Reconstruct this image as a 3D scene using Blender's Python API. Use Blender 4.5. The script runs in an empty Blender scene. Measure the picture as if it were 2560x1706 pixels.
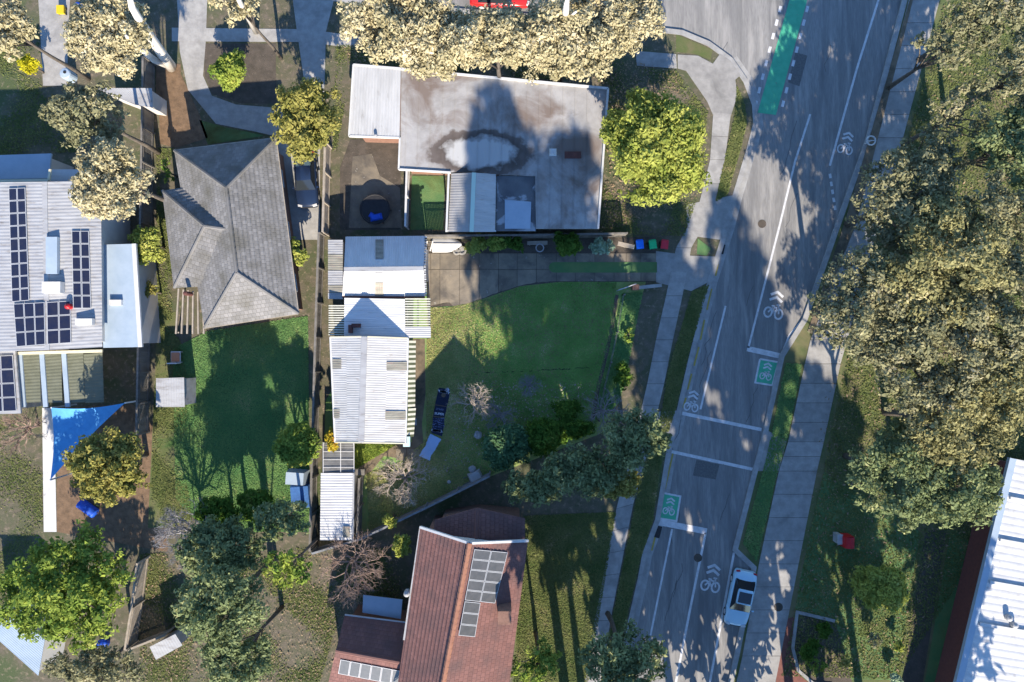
import bpy, math, random
import numpy as np
from mathutils import Vector
random.seed(11)
RNG = np.random.default_rng(11)
R = math.radians
SC = bpy.context.scene
COL = SC.collection
# ------------------------------------------------------------------ camera
ALT = 55.0          # drone height above the ground, metres
PPM = 32.0          # photograph pixels per metre on the ground
cam_d = bpy.data.cameras.new("camera"); cam = bpy.data.objects.new("camera", cam_d); COL.objects.link(cam)
cam.location = (0, 0, ALT); cam.rotation_euler = (0, 0, 0)
cam_d.sensor_fit = 'HORIZONTAL'; cam_d.sensor_width = 36.0
cam_d.lens = 36.0 * ALT / (2560 / PPM)
cam_d.clip_start = 0.5; cam_d.clip_end = 3000
SC.camera = cam
# ------------------------------------------------------------------ sky and sun
SUN_EL, SUN_AZ = R(30.0), R(7.0)            # the sun stands low at the photo's bottom, a little to the right
to_sun = Vector((math.sin(SUN_AZ) * math.cos(SUN_EL), -math.cos(SUN_AZ) * math.cos(SUN_EL), math.sin(SUN_EL)))
W = bpy.data.worlds.new("World"); SC.world = W; W.use_nodes = True
nt = W.node_tree; nt.nodes.clear()
sky = nt.nodes.new('ShaderNodeTexSky'); sky.sky_type = 'NISHITA'; sky.sun_disc = False
sky.sun_elevation = SUN_EL; sky.sun_rotation = math.atan2(to_sun.x, to_sun.y)
sky.air_density = 1.0; sky.dust_density = 0.0; sky.ozone_density = 7.0
bg = nt.nodes.new('ShaderNodeBackground'); bg.inputs[1].default_value = 0.14
wo = nt.nodes.new('ShaderNodeOutputWorld')
nt.links.new(sky.outputs[0], bg.inputs[0]); nt.links.new(bg.outputs[0], wo.inputs[0])
sun_d = bpy.data.lights.new("sun", 'SUN'); sun_d.energy = 5.0; sun_d.angle = R(0.53); sun_d.color = (1.0, 0.89, 0.74)
sun = bpy.data.objects.new("sun", sun_d); COL.objects.link(sun)
sun.rotation_euler = (-to_sun).to_track_quat('-Z', 'Y').to_euler(); sun.location = (0, -60, 60)
SC.view_settings.view_transform = 'Standard'; SC.view_settings.look = 'None'
SC.view_settings.gamma = 1.0; SC.view_settings.use_curve_mapping = False
SC.view_settings.exposure = 1.2
SC.render.engine = 'CYCLES'
SC.cycles.max_bounces = 6; SC.cycles.diffuse_bounces = 3; SC.cycles.glossy_bounces = 2
SC.cycles.transmission_bounces = 4; SC.cycles.transparent_max_bounces = 6
SC.cycles.use_denoising = True

# ------------------------------------------------------------------ helpers
def P(px, py, z=0.0):
    """world point that stands at height z under photograph pixel (px, py)"""
    k = (ALT - z) / ALT
    return Vector(((px - 1280) / PPM * k, (853 - py) / PPM * k, z))
def P2(pts, z=0.0):
    return [P(a, b, z) for a, b in pts]

ORG = {}
def tag(o, label=None, cat=None, group=None, kind=None):
    if label: o['label'] = label
    if cat: o['category'] = cat
    if group: o['group'] = group
    if kind: o['kind'] = kind
    return o
def T(name, label, cat, loc=(0, 0, 0), group=None, rz=0.0):
    o = bpy.data.objects.new(name, None); COL.objects.link(o)
    o.location = loc; o.rotation_euler = (0, 0, rz); o.empty_display_size = 0.3
    ORG[o.name] = Vector(loc)
    return tag(o, label, cat, group)
def mats(m):
    return m if isinstance(m, (list, tuple)) else [m]
class MB:
    def __init__(s): s.v = []; s.f = []; s.mi = []; s.uv = {}; s.smooth = False
    def add(s, vs, fs, mi=0):
        n = len(s.v); s.v += [Vector(v) for v in vs]
        for f in fs: s.f.append([i + n for i in f]); s.mi.append(mi)
        return s
    def poly(s, pts, mi=0, uv=None):
        s.add(pts, [list(range(len(pts)))], mi)
        if uv: s.uv[len(s.f) - 1] = uv
        return s
    def prism(s, pts, z0, z1, mi=0):
        n = len(pts)
        a = sum(pts[i][0] * pts[(i + 1) % n][1] - pts[(i + 1) % n][0] * pts[i][1] for i in range(n))
        if a < 0: pts = pts[::-1]
        vs = [(p[0], p[1], z0) for p in pts] + [(p[0], p[1], z1) for p in pts]
        fs = [list(range(n))[::-1], list(range(n, 2 * n))] + [[i, (i + 1) % n, n + (i + 1) % n, n + i] for i in range(n)]
        return s.add(vs, fs, mi)
    def box(s, c, d, rz=0.0, mi=0, taper=1.0):
        cx, cy, cz = c; x, y, z = d[0] / 2, d[1] / 2, d[2] / 2
        ca, sa = math.cos(rz), math.sin(rz); vs = []
        for k, (sx, sy) in ((-1, (1, 1)), (1, (taper, taper))):
            for a, b in ((-1, -1), (1, -1), (1, 1), (-1, 1)):
                X, Y = a * x * sx, b * y * sy
                vs.append((cx + X * ca - Y * sa, cy + X * sa + Y * ca, cz + k * z))
        return s.add(vs, [[3, 2, 1, 0], [4, 5, 6, 7], [0, 1, 5, 4], [1, 2, 6, 5], [2, 3, 7, 6], [3, 0, 4, 7]], mi)
    def bar(s, a, b, w, h=None, mi=0):
        """rectangular bar between two points"""
        a, b = Vector(a), Vector(b); h = h or w
        d = (b - a).normalized(); up = Vector((0, 0, 1)) if abs(d.z) < .95 else Vector((0, 1, 0))
        x = d.cross(up).normalized() * w / 2; y = x.cross(d).normalized() * h / 2
        vs = [p + i * x + j * y for p in (a, b) for i, j in ((-1, -1), (1, -1), (1, 1), (-1, 1))]
        return s.add(vs, [[0, 1, 2, 3], [7, 6, 5, 4], [0, 4, 5, 1], [1, 5, 6, 2], [2, 6, 7, 3], [3, 7, 4, 0]], mi)
    def tube(s, pts, rad, seg=6, mi=0):
        pts = [Vector(p) for p in pts]; rings = []; vs = []
        if not isinstance(rad, (list, tuple)): rad = [rad] * len(pts)
        for i, p in enumerate(pts):
            d = (pts[min(i + 1, len(pts) - 1)] - pts[max(i - 1, 0)]).normalized()
            u = d.cross(Vector((0.31, 0.17, 0.93)) if abs(d.z) < .9 else Vector((1, .1, 0))).normalized(); w = d.cross(u)
            for k in range(seg):
                t = 2 * math.pi * k / seg; vs.append(p + (u * math.cos(t) + w * math.sin(t)) * rad[i])
        fs = [[i * seg + k, i * seg + (k + 1) % seg, (i + 1) * seg + (k + 1) % seg, (i + 1) * seg + k] for i in range(len(pts) - 1) for k in range(seg)]
        fs += [list(range(seg))[::-1], list(range((len(pts) - 1) * seg, len(pts) * seg))]
        return s.add(vs, fs, mi)
    def lathe(s, c, prof, seg=16, mi=0, ax=None):
        """profile [(r, z)] turned about a vertical axis through c (or along ax='x'/'y')"""
        vs = []
        for r, z in prof:
            for k in range(seg):
                t = 2 * math.pi * k / seg; a, b = r * math.cos(t), r * math.sin(t)
                q = (a, b, z) if ax is None else ((z, a, b) if ax == 'x' else (a, z, b))
                vs.append((c[0] + q[0], c[1] + q[1], c[2] + q[2]))
        n = len(prof)
        fs = [[i * seg + k, i * seg + (k + 1) % seg, (i + 1) * seg + (k + 1) % seg, (i + 1) * seg + k] for i in range(n - 1) for k in range(seg)]
        fs += [list(range(seg))[::-1], list(range((n - 1) * seg, n * seg))]
        return s.add(vs, fs, mi)
    def ribbon(s, pts, wl, wr, z0, z1=None, mi=0):
        """strip along a polyline of (x, y): wl to its left, wr to its right; a solid bar if z1 is given"""
        pts = [Vector((p[0], p[1])) for p in pts]; L = []; Q = []
        for i, p in enumerate(pts):
            a = (p - pts[i - 1]).normalized() if i else None
            b = (pts[i + 1] - p).normalized() if i < len(pts) - 1 else None
            d = ((a or b) + (b or a)).normalized(); n = Vector((-d.y, d.x))
            k = 1 / max(.5, n.dot(Vector((-(a or b).y, (a or b).x))))
            L.append(p + n * wl * k); Q.append(p - n * wr * k)
        for i in range(len(pts) - 1):
            q = [Q[i], Q[i + 1], L[i + 1], L[i]]
            if z1 is None: s.poly([(v.x, v.y, z0) for v in q], mi)
            else: s.prism([(v.x, v.y) for v in q], z0, z1, mi)
        return s
    def corr(s, a, b, c, d, pitch=.15, amp=.0075, mi=0, seg=4):
        """corrugated sheet a-b-c-d; the ribs run from the a-b edge to the d-c edge"""
        a, b, c, d = map(Vector, (a, b, c, d)); n = max(2, int(round((b - a).length / pitch)) * seg)
        N = (b - a).cross(d - a).normalized()
        if N.z < 0: N = -N
        vs = []
        for i in range(n + 1):
            t = i / n; o = N * amp * math.sin(2 * math.pi * i / seg + .4)
            vs += [a.lerp(b, t) + o, d.lerp(c, t) + o]
        return s.add(vs, [[2 * i, 2 * i + 2, 2 * i + 3, 2 * i + 1] for i in range(n)], mi)
    def slope(s, pts, mi=0, th=0.09):
        """a tiled roof slope with UVs in metres (u along the eave, v up the slope)"""
        pts = [Vector(p) for p in pts]; N = Vector((0, 0, 0))
        for i in range(len(pts)): N += pts[i].cross(pts[(i + 1) % len(pts)])
        N.normalize()
        if N.z < 0: N = -N; pts = pts[::-1]
        u = Vector((0, 0, 1)).cross(N)
        u = u.normalized() if u.length > 1e-4 else Vector((1, 0, 0)); v = N.cross(u)
        def clip(poly, lim, sgn):
            out = []
            for i in range(len(poly)):
                a, b = poly[i], poly[(i + 1) % len(poly)]; da, db = sgn * (a.dot(v) - lim), sgn * (b.dot(v) - lim)
                if da >= 0: out.append(a)
                if (da > 0) != (db > 0) and abs(da - db) > 1e-9: out.append(a.lerp(b, da / (da - db)))
            return out
        vs = [p.dot(v) for p in pts]; v0 = min(vs); row = .33
        while v0 < max(vs) - 1e-3:
            v1 = v0 + row; c = clip(clip(pts, v0, 1), v1, -1)
            if len(c) >= 3:
                up_ = [p + N * .055 * (1 - (p.dot(v) - v0) / row) for p in c]; s.poly(up_, mi, [(p.dot(u), p.dot(v)) for p in c])
                e = [i for i, p in enumerate(c) if abs(p.dot(v) - v0) < 1e-4]
                if len(e) == 2 and abs(e[0] - e[1]) in (1, len(c) - 1):
                    i, j = (e if (e[1] - e[0]) == 1 else e[::-1]); s.poly([c[i], c[j], up_[j], up_[i]], mi, [(c[i].dot(u), v0), (c[j].dot(u), v0), (c[j].dot(u), v0 + .02), (c[i].dot(u), v0 + .02)])
            v0 = v1
        n = len(pts)
        for i in range(n):
            p, q = pts[i], pts[(i + 1) % n]; dn = Vector((0, 0, -th))
            s.poly([p, p + dn, q + dn, q], mi, [(p.dot(u), p.dot(v)), (p.dot(u), p.dot(v) - th), (q.dot(u), q.dot(v) - th), (q.dot(u), q.dot(v))])
        return s
    def build(s, name, mat, parent=None, local=False, **kw):
        me = bpy.data.meshes.new(name)
        off = Vector((0, 0, 0))
        if parent is not None and not local: off = ORG.get(parent.name, Vector((0, 0, 0)))
        me.from_pydata([tuple(v - off) for v in s.v], [], s.f)
        for m in mats(mat): me.materials.append(m)
        if len(mats(mat)) > 1: me.polygons.foreach_set('material_index', s.mi)
        if s.uv:
            ul = me.uv_layers.new(name='UVMap')
            for fi, uv in s.uv.items():
                pl = me.polygons[fi]
                for k, li in enumerate(range(pl.loop_start, pl.loop_start + pl.loop_total)): ul.data[li].uv = uv[k]
        if s.smooth: me.polygons.foreach_set('use_smooth', [True] * len(me.polygons))
        me.update()
        o = bpy.data.objects.new(name, me); COL.objects.link(o)
        if parent is not None: o.parent = parent
        ORG[o.name] = off
        tag(o, **kw)
        return o
def copy_tree(o, parent=None, **kw):
    c = o.copy(); COL.objects.link(c); c.parent = parent
    for ch in [x for x in o.children]: copy_tree(ch, c)
    return c

# ------------------------------------------------------------------ materials
def nn(t, typ, **kw):
    n = t.nodes.new(typ)
    for k, v in kw.items(): setattr(n, k, v)
    return n
def rgba(c): return (c[0], c[1], c[2], 1.0)
def M(name, c1, c2=None, scale=1.0, c3=None, s3=.25, th3=(.5, .65), rough=.9, spec=.25, metal=0.0, bump=0.0, bscale=12.0, coord='pos', lo=.35, hi=.65, detail=6.0, stretch=None, rot=0.0, per_obj=0.0, wear=None, wscale=4.0, wth=(.6, .68)):
    """noise-mixed surface: c1/c2 at one scale, c3 in larger blotches, wear in small ones"""
    m = bpy.data.materials.new(name); m.use_nodes = True; t = m.node_tree; b = t.nodes['Principled BSDF']
    b.inputs['Roughness'].default_value = rough; b.inputs['Metallic'].default_value = metal
    b.inputs['Specular IOR Level'].default_value = spec
    if coord == 'pos': src = nn(t, 'ShaderNodeNewGeometry').outputs['Position']
    elif coord == 'uv': src = nn(t, 'ShaderNodeTexCoord').outputs['UV']
    else: src = nn(t, 'ShaderNodeTexCoord').outputs['Object']
    if stretch:
        mp = nn(t, 'ShaderNodeMapping'); mp.inputs['Scale'].default_value = stretch; mp.inputs['Rotation'].default_value = (0, 0, rot); t.links.new(src, mp.inputs[0]); src = mp.outputs[0]
    def noise(sc, d=detail, dist=0.0):
        n = nn(t, 'ShaderNodeTexNoise'); n.inputs['Scale'].default_value = sc; n.inputs['Detail'].default_value = d
        n.inputs['Roughness'].default_value = .62; n.inputs['Distortion'].default_value = dist
        t.links.new(src, n.inputs['Vector']); return n.outputs['Fac']
    def ramp(f, lo, hi):
        r = nn(t, 'ShaderNodeMapRange'); r.inputs[1].default_value = lo; r.inputs[2].default_value = hi
        t.links.new(f, r.inputs[0]); return r.outputs[0]
    def mix(f, a, bcol):
        x = nn(t, 'ShaderNodeMix', data_type='RGBA'); t.links.new(f, x.inputs[0])
        if isinstance(a, tuple): x.inputs[6].default_value = rgba(a)
        else: t.links.new(a, x.inputs[6])
        x.inputs[7].default_value = rgba(bcol); return x.outputs[2]
    col = None
    if c2 is not None: col = mix(ramp(noise(scale), lo, hi), c1, c2)
    if c3 is not None: col = mix(ramp(noise(s3, 5.0, .6), *th3), col or c1, c3)
    if wear is not None: col = mix(ramp(noise(wscale, 8.0), *wth), col or c1, wear)
    if col is None: b.inputs['Base Color'].default_value = rgba(c1)
    else: t.links.new(col, b.inputs['Base Color'])
    if per_obj and col is not None:
        oi = nn(t, 'ShaderNodeObjectInfo'); mr = nn(t, 'ShaderNodeMapRange'); mr.inputs[3].default_value = 1 - per_obj; mr.inputs[4].default_value = 1 + per_obj; t.links.new(oi.outputs['Random'], mr.inputs[0])
        vm = nn(t, 'ShaderNodeVectorMath', operation='SCALE'); t.links.new(col, vm.inputs[0]); t.links.new(mr.outputs[0], vm.inputs['Scale']); t.links.new(vm.outputs[0], b.inputs['Base Color'])
    if bump:
        bn = nn(t, 'ShaderNodeBump'); bn.inputs['Strength'].default_value = bump; bn.inputs['Distance'].default_value = .05
        t.links.new(noise(bscale, 5.0), bn.inputs['Height']); t.links.new(bn.outputs[0], b.inputs['Normal'])
    return m
def leaf_mat(name, c1, c2, c3=None, trans=.3):
    m = bpy.data.materials.new(name); m.use_nodes = True; t = m.node_tree; t.nodes.clear()
    g = nn(t, 'ShaderNodeNewGeometry'); cr = nn(t, 'ShaderNodeValToRGB')
    cr.color_ramp.elements[0].color = rgba(c1); cr.color_ramp.elements[1].color = rgba(c2)
    if c3: e = cr.color_ramp.elements.new(.92); e.color = rgba(c2); cr.color_ramp.elements[2].color = rgba(c3)
    n = nn(t, 'ShaderNodeTexNoise'); n.inputs['Scale'].default_value = .55; n.inputs['Detail'].default_value = 3
    t.links.new(g.outputs['Position'], n.inputs['Vector'])
    a = nn(t, 'ShaderNodeMath', operation='MULTIPLY_ADD'); a.inputs[1].default_value = 1.7; a.inputs[2].default_value = -.6
    t.links.new(n.outputs[0], a.inputs[0])
    ad = nn(t, 'ShaderNodeMath', operation='ADD'); hf = nn(t, 'ShaderNodeMath', operation='MULTIPLY'); hf.inputs[1].default_value = .55; t.links.new(g.outputs['Random Per Island'], hf.inputs[0]); t.links.new(hf.outputs[0], ad.inputs[0]); t.links.new(a.outputs[0], ad.inputs[1])
    t.links.new(ad.outputs[0], cr.inputs[0])
    d = nn(t, 'ShaderNodeBsdfDiffuse'); tr = nn(t, 'ShaderNodeBsdfTranslucent'); mx = nn(t, 'ShaderNodeMixShader'); mx.inputs[0].default_value = trans
    t.links.new(cr.outputs[0], d.inputs[0]); t.links.new(cr.outputs[0], tr.inputs[0])
    t.links.new(d.outputs[0], mx.inputs[1]); t.links.new(tr.outputs[0], mx.inputs[2])
    o = nn(t, 'ShaderNodeOutputMaterial'); t.links.new(mx.outputs[0], o.inputs[0]); return m
def tile_mat(name, c1, c2, stain=None, row=.33, wid=.3):
    m = bpy.data.materials.new(name); m.use_nodes = True; t = m.node_tree; b = t.nodes['Principled BSDF']; b.inputs['Roughness'].default_value = .85
    b.inputs['Specular IOR Level'].default_value = .2
    uv = nn(t, 'ShaderNodeTexCoord'); br = nn(t, 'ShaderNodeTexBrick'); br.inputs['Scale'].default_value = 1.0
    br.inputs['Brick Width'].default_value = wid; br.inputs['Row Height'].default_value = row; br.inputs['Mortar Size'].default_value = .018
    br.inputs['Mortar Smooth'].default_value = .6
    br.inputs['Color1'].default_value = rgba(c1); br.inputs['Color2'].default_value = rgba(c2)
    br.inputs['Mortar'].default_value = rgba([x * .72 for x in c1]); br.offset = .5; t.links.new(uv.outputs['UV'], br.inputs['Vector'])
    g = nn(t, 'ShaderNodeNewGeometry'); n = nn(t, 'ShaderNodeTexNoise'); n.inputs['Scale'].default_value = .7; n.inputs['Detail'].default_value = 7
    t.links.new(g.outputs['Position'], n.inputs['Vector'])
    mr = nn(t, 'ShaderNodeMapRange'); mr.inputs[1].default_value = .45; mr.inputs[2].default_value = .72; t.links.new(n.outputs[0], mr.inputs[0])
    mx = nn(t, 'ShaderNodeMix', data_type='RGBA'); t.links.new(mr.outputs[0], mx.inputs[0]); t.links.new(br.outputs[0], mx.inputs[6])
    mx.inputs[7].default_value = rgba(stain or [x * .6 for x in c1]); t.links.new(mx.outputs[2], b.inputs['Base Color'])
    bp = nn(t, 'ShaderNodeBump'); bp.inputs['Strength'].default_value = .7; bp.inputs['Distance'].default_value = .03; bp.invert = True
    t.links.new(br.outputs['Fac'], bp.inputs['Height']); t.links.new(bp.outputs[0], b.inputs['Normal'])
    return m

m_asphalt = M('asphalt', (.19, .185, .175), (.27, .262, .25), 9, c3=(.15, .147, .143), s3=.5, th3=(.42, .68), bump=.35, bscale=60, wear=(.35, .335, .31), wscale=1.1, wth=(.52, .78), stretch=(1.7, .16, 1), rot=R(14))
m_patch = M('asphalt_patch', (.1, .098, .096), (.14, .137, .132), 8, bump=.3, bscale=50)
m_paint = M('road_paint', (.6, .6, .6), (.46, .46, .46), 3, wear=(.22, .22, .22), wscale=7, wth=(.6, .74), rough=.7)
m_paint_y = M('yellow_road_paint', (.42, .32, .06), (.3, .24, .08), 4, rough=.7)
m_green_lane = M('green_lane_paint', (.08, .42, .24), (.06, .35, .2), 2, wear=(.14, .22, .16), wscale=5, wth=(.62, .72), rough=.75)
m_conc = M('footpath_concrete', (.34, .33, .31), (.25, .242, .23), 1.6, per_obj=.12, c3=(.19, .185, .175), s3=.35, th3=(.52, .72), bump=.2, bscale=25)
m_conc_old = M('weathered_concrete', (.24, .2, .145), (.16, .138, .108), 1.1, c3=(.1, .088, .074), s3=.45, th3=(.48, .66), per_obj=.16, bump=.3, bscale=18, wear=(.38, .35, .3), wscale=2.2, wth=(.64, .72))
m_kerb = M('kerb_concrete', (.34, .335, .32), (.24, .235, .225), 1.5, bump=.2, bscale=25)
m_ground = M('bare_ground', (.13, .108, .08), (.08, .082, .045), 1.6, c3=(.065, .085, .036), s3=.22, bump=.7, bscale=11, wear=(.24, .19, .135), wscale=3.1, wth=(.55, .72), detail=10)
m_park = M('park_grass', (.12, .13, .055), (.07, .1, .035), .8, c3=(.19, .15, .085), s3=.16, th3=(.5, .66), bump=.6, bscale=14, wear=(.2, .16, .1), wscale=1.1, wth=(.62, .78))
m_lawn = M('lawn_turf', (.17, .25, .07), (.28, .3, .11), .9, c3=(.12, .26, .065), s3=.16, th3=(.46, .64), bump=.7, bscale=17, wear=(.28, .24, .14), wscale=2.6, wth=(.54, .7))
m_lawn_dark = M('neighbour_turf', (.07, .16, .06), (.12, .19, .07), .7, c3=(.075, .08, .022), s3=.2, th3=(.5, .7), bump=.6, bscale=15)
m_verge = M('verge_grass', (.085, .11, .035), (.13, .12, .06), 1.1, c3=(.05, .1, .025), s3=.3, bump=.6, bscale=15)
m_soil = M('garden_soil', (.1, .082, .066), (.062, .053, .042), 1.5, bump=.6, bscale=14, wear=(.18, .145, .11), wscale=5, wth=(.6, .72))
m_path_dirt = M('worn_dirt', (.2, .155, .105), (.12, .095, .065), 1.4, c3=(.07, .062, .045), s3=.6, bump=.4, bscale=16)
m_mulch = M('bark_mulch', (.2, .13, .08), (.12, .08, .05), 2.2, bump=.6, bscale=18)
m_brick = M('brick_paving', (.2, .085, .065), (.14, .06, .05), 3.0, bump=.3, bscale=20)
m_white_roof = M('white_painted_iron', (.5, .495, .48), (.41, .405, .395), 1.0, rough=.6, spec=.3, c3=(.4, .39, .37), s3=.5, th3=(.5, .75), wear=(.27, .22, .18), wscale=2.4, wth=(.58, .78), stretch=(.35, 2.6, 1))
m_white_roof_v = M('white_painted_iron_shed', (.58, .58, .575), (.5, .5, .495), 1.2, rough=.55, spec=.35, wear=(.42, .2, .13), wscale=1.3, wth=(.72, .78), stretch=(2.2, .5, 1))
m_galv = M('galvanised_iron', (.36, .365, .37), (.28, .28, .285), 1.0, rough=.55, spec=.35, wear=(.2, .185, .17), wscale=2.0, wth=(.56, .74), stretch=(.5, 2.0, 1))
m_old_iron = M('streaked_old_iron', (.56, .565, .57), (.4, .4, .41), 1.3, rough=.6, wear=(.2, .2, .22), wscale=1.5, wth=(.6, .72), stretch=(.3, 3.0, 1))
m_skylight = M('dirty_fibreglass', (.3, .29, .24), (.19, .18, .15), 1.6, rough=.6, wear=(.3, .2, .17), wscale=2.2, wth=(.55, .7), stretch=(.5, 3, 1))
m_smoke_poly = M('smoked_polycarbonate', (.16, .16, .155), (.1, .1, .1), 1.5, rough=.4, spec=.4)
m_cream = M('cream_paint', (.62, .58, .42), (.54, .5, .36), 2)
m_cream_slat = M('cream_slat_paint', (.58, .57, .48), (.48, .47, .38), 3)
m_olive = M('olive_paint', (.1, .115, .065), (.075, .085, .05), 3)
m_weather = M('cream_weatherboard', (.52, .49, .4), (.46, .43, .35), 2)
m_brickwall = M('brown_brick_wall', (.23, .13, .095), (.17, .095, .07), 5, bump=.2)
m_render = M('rendered_wall', (.5, .48, .44), (.44, .42, .39), 1.5)
m_glass = M('window_glass', (.02, .025, .03), rough=.08, spec=.6)
m_timber = M('grey_timber', (.2, .185, .165), (.13, .12, .105), 2.4, bump=.4, bscale=20, stretch=(1, 1, .2))
m_timber_pale = M('pale_timber', (.36, .31, .25), (.26, .225, .18), 2.4, bump=.3, bscale=20)
m_steel = M('painted_steel', (.4, .41, .42), (.34, .35, .36), 3, rough=.5)
m_white = M('white_paint', (.57, .57, .56), (.48, .48, .47), 1.4, wear=(.3, .27, .24), wscale=1.2, wth=(.6, .8), rough=.6)
m_dark = M('dark_plastic', (.03, .03, .032), (.02, .02, .022), 4, rough=.6)
m_tyre = M('tyre_rubber', (.022, .022, .022), (.035, .034, .032), 5, rough=.85)
m_terra = M('red_brown_metal', (.13, .055, .045), (.09, .04, .035), 4)
m_grey_tile = tile_mat('grey_concrete_tile', (.23, .224, .218), (.16, .157, .153), stain=(.12, .115, .1))
m_red_tile = tile_mat('terracotta_tile', (.22, .112, .096), (.175, .088, .076), stain=(.13, .078, .072))
m_solar = M('solar_cells', (.012, .016, .04), (.02, .022, .04), 3, rough=.22, spec=.5)
m_solar_glare = M('solar_cells_sky_glare', (.075, .078, .08), (.1, .1, .1), 3, rough=.35, spec=.5)  # reflected sky glare is put into the grey cell colour
m_alu = M('aluminium_frame', (.42, .43, .44), rough=.45, spec=.5)
m_blue_roof = M('pale_blue_steel', (.33, .4, .47), (.28, .35, .42), 1.2, rough=.5, spec=.4)
m_sail = M('blue_shade_cloth', (.1, .33, .6), (.08, .27, .52), 2.5, rough=.9)
m_blue = M('blue_plastic', (.02, .09, .5), (.015, .07, .4), 3, rough=.45)
m_bluelid = M('blue_bin_lid', (.01, .16, .72), rough=.4)
m_greenlid = M('green_bin_lid', (.02, .42, .16), rough=.4)
m_redlid = M('red_bin_lid', (.5, .03, .05), rough=.4)
m_binbody = M('bin_green_body', (.018, .05, .035), rough=.55)
m_navy = M('navy_tarp', (.006, .011, .032), (.01, .016, .045), 2.2, rough=.55, bump=.5, bscale=3, wear=(.03, .04, .085), wscale=5, wth=(.62, .74))
m_lightblue = M('pale_blue_sheet', (.36, .5, .72), (.31, .44, .65), 1.6, rough=.7, bump=.35, bscale=4)
m_print = M('white_print', (.6, .63, .7), (.45, .48, .55), 6)
m_printdim = M('faded_print', (.16, .19, .32), (.09, .11, .2), 6)
m_tan = M('tan_strip', (.16, .12, .08), (.11, .085, .06), 5)
m_rock = M('pale_rock', (.4, .4, .4), (.27, .27, .27), 4, bump=.7, bscale=9)
m_red = M('red_enamel', (.45, .015, .02), (.36, .012, .016), 3, rough=.4)
m_bark = M('grey_bark', (.13, .11, .09), (.08, .068, .055), 4, bump=.6, bscale=14)
m_gumbark = M('pale_gum_bark', (.62, .59, .53), (.5, .46, .4), 1.5, wear=(.32, .27, .22), wscale=2.5, wth=(.6, .72))
m_twig = M('pale_bare_twigs', (.44, .37, .3), (.33, .275, .22), 4)
m_twig_grey = M('grey_bare_twigs', (.25, .245, .26), (.18, .175, .185), 4)
m_twig_brown = M('pink_brown_twigs', (.33, .24, .19), (.24, .17, .135), 4)
L_cream = leaf_mat('cream_gum_leaves', (.3, .265, .14), (.6, .53, .33), (.7, .62, .43), .25)
L_olive = leaf_mat('olive_gum_leaves', (.13, .14, .075), (.34, .32, .18), (.46, .41, .27), .25)
L_sage = leaf_mat('sage_gum_leaves', (.1, .14, .06), (.26, .3, .14), (.42, .42, .2), .25)
L_lime = leaf_mat('lime_leaves', (.19, .24, .045), (.43, .45, .11), (.53, .5, .15), .3)
L_gold = leaf_mat('gold_green_leaves', (.17, .18, .045), (.38, .34, .1), (.47, .38, .14), .3)
L_bright = leaf_mat('bright_green_leaves', (.09, .17, .035), (.33, .39, .075), (.5, .49, .13), .3)
L_green = leaf_mat('deep_green_leaves', (.04, .1, .018), (.12, .2, .035), (.22, .26, .06), .25)
L_teal = leaf_mat('blue_green_leaves', (.04, .1, .045), (.12, .21, .1), (.3, .34, .16), .25)
L_yellow = leaf_mat('yellow_leaves', (.3, .3, .02), (.62, .55, .03), (.6, .4, .05), .3)
L_autumn = leaf_mat('orange_yellow_leaves', (.25, .28, .03), (.6, .42, .05), (.6, .2, .04), .3)
L_khaki = leaf_mat('khaki_gum_leaves', (.16, .16, .07), (.39, .36, .17), (.5, .44, .25), .25)
L_pale = leaf_mat('silver_green_leaves', (.2, .3, .18), (.42, .52, .36), (.55, .6, .45), .25)
L_grass = leaf_mat('dry_grass_blades', (.2, .25, .075), (.44, .42, .17), (.58, .5, .31), .2)
L_lush = leaf_mat('lush_grass_blades', (.12, .26, .06), (.24, .41, .11), (.4, .41, .18), .2)
L_straw = leaf_mat('straw_blades', (.16, .14, .07), (.34, .28, .16), (.46, .38, .25), .15)
L_park = leaf_mat('park_grass_blades', (.09, .13, .04), (.2, .21, .08), (.34, .28, .15), .2)
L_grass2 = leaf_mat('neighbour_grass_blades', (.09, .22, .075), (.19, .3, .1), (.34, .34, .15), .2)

# ================================================================== SETTING
ZR = -0.11          # road level; the land on both sides stands a kerb higher
def sheet(name, pts, z, mat, parent=None, kind='structure'):
    mb = MB(); mb.poly([(p.x, p.y, z) for p in P2(pts)])
    if mb.f and Vector(mb.v[0]) is not None:
        n = len(pts); a = sum(mb.v[i].x * mb.v[(i + 1) % n].y - mb.v[(i + 1) % n].x * mb.v[i].y for i in range(n))
        if a < 0: mb.f[0] = mb.f[0][::-1]
    return mb.build(name, mat, parent, kind=kind if parent is None else None)
mb = MB(); mb.poly([(-900, -900, -.16), (900, -900, -.16), (900, 900, -.16), (-900, 900, -.16)]); mb.build('ground', m_ground, kind='structure')
KW = [(-3000, -120), (200, -60), (500, -34), (800, -6), (1100, 24), (1400, 48), (1635, 74), (1705, 82), (1772, 110), (1827, 150), (1864, 203), (1886, 262), (1889, 310), (1872, 375), (1838, 488), (1820, 560), (1776, 700),
      (1726, 904), (1698, 1026), (1672, 1130), (1644, 1300), (1612, 1385), (1600, 1450), (1575, 1560), (1545, 1706), (1500, 1930), (1300, 3000)]
KE = [(3060, -3000), (2340, -300), (2262, 0), (2172, 345), (2096, 560), (2012, 800), (1955, 890), (1915, 1075), (1888, 1178), (1838, 1375), (1885, 1420), (1842, 1640), (1827, 1706), (1780, 1930), (1560, 3000)]
sheet('road', [(-3000, -3000)] + KW + KE[::-1], ZR, m_asphalt)
road = bpy.data.objects['road']
sheet('house_block_ground', KW + [(-3000, 3000)], 0.0, m_ground)
sheet('park_ground', KE + [(9000, 3000), (9000, -3000)], 0.0, m_park)
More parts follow.
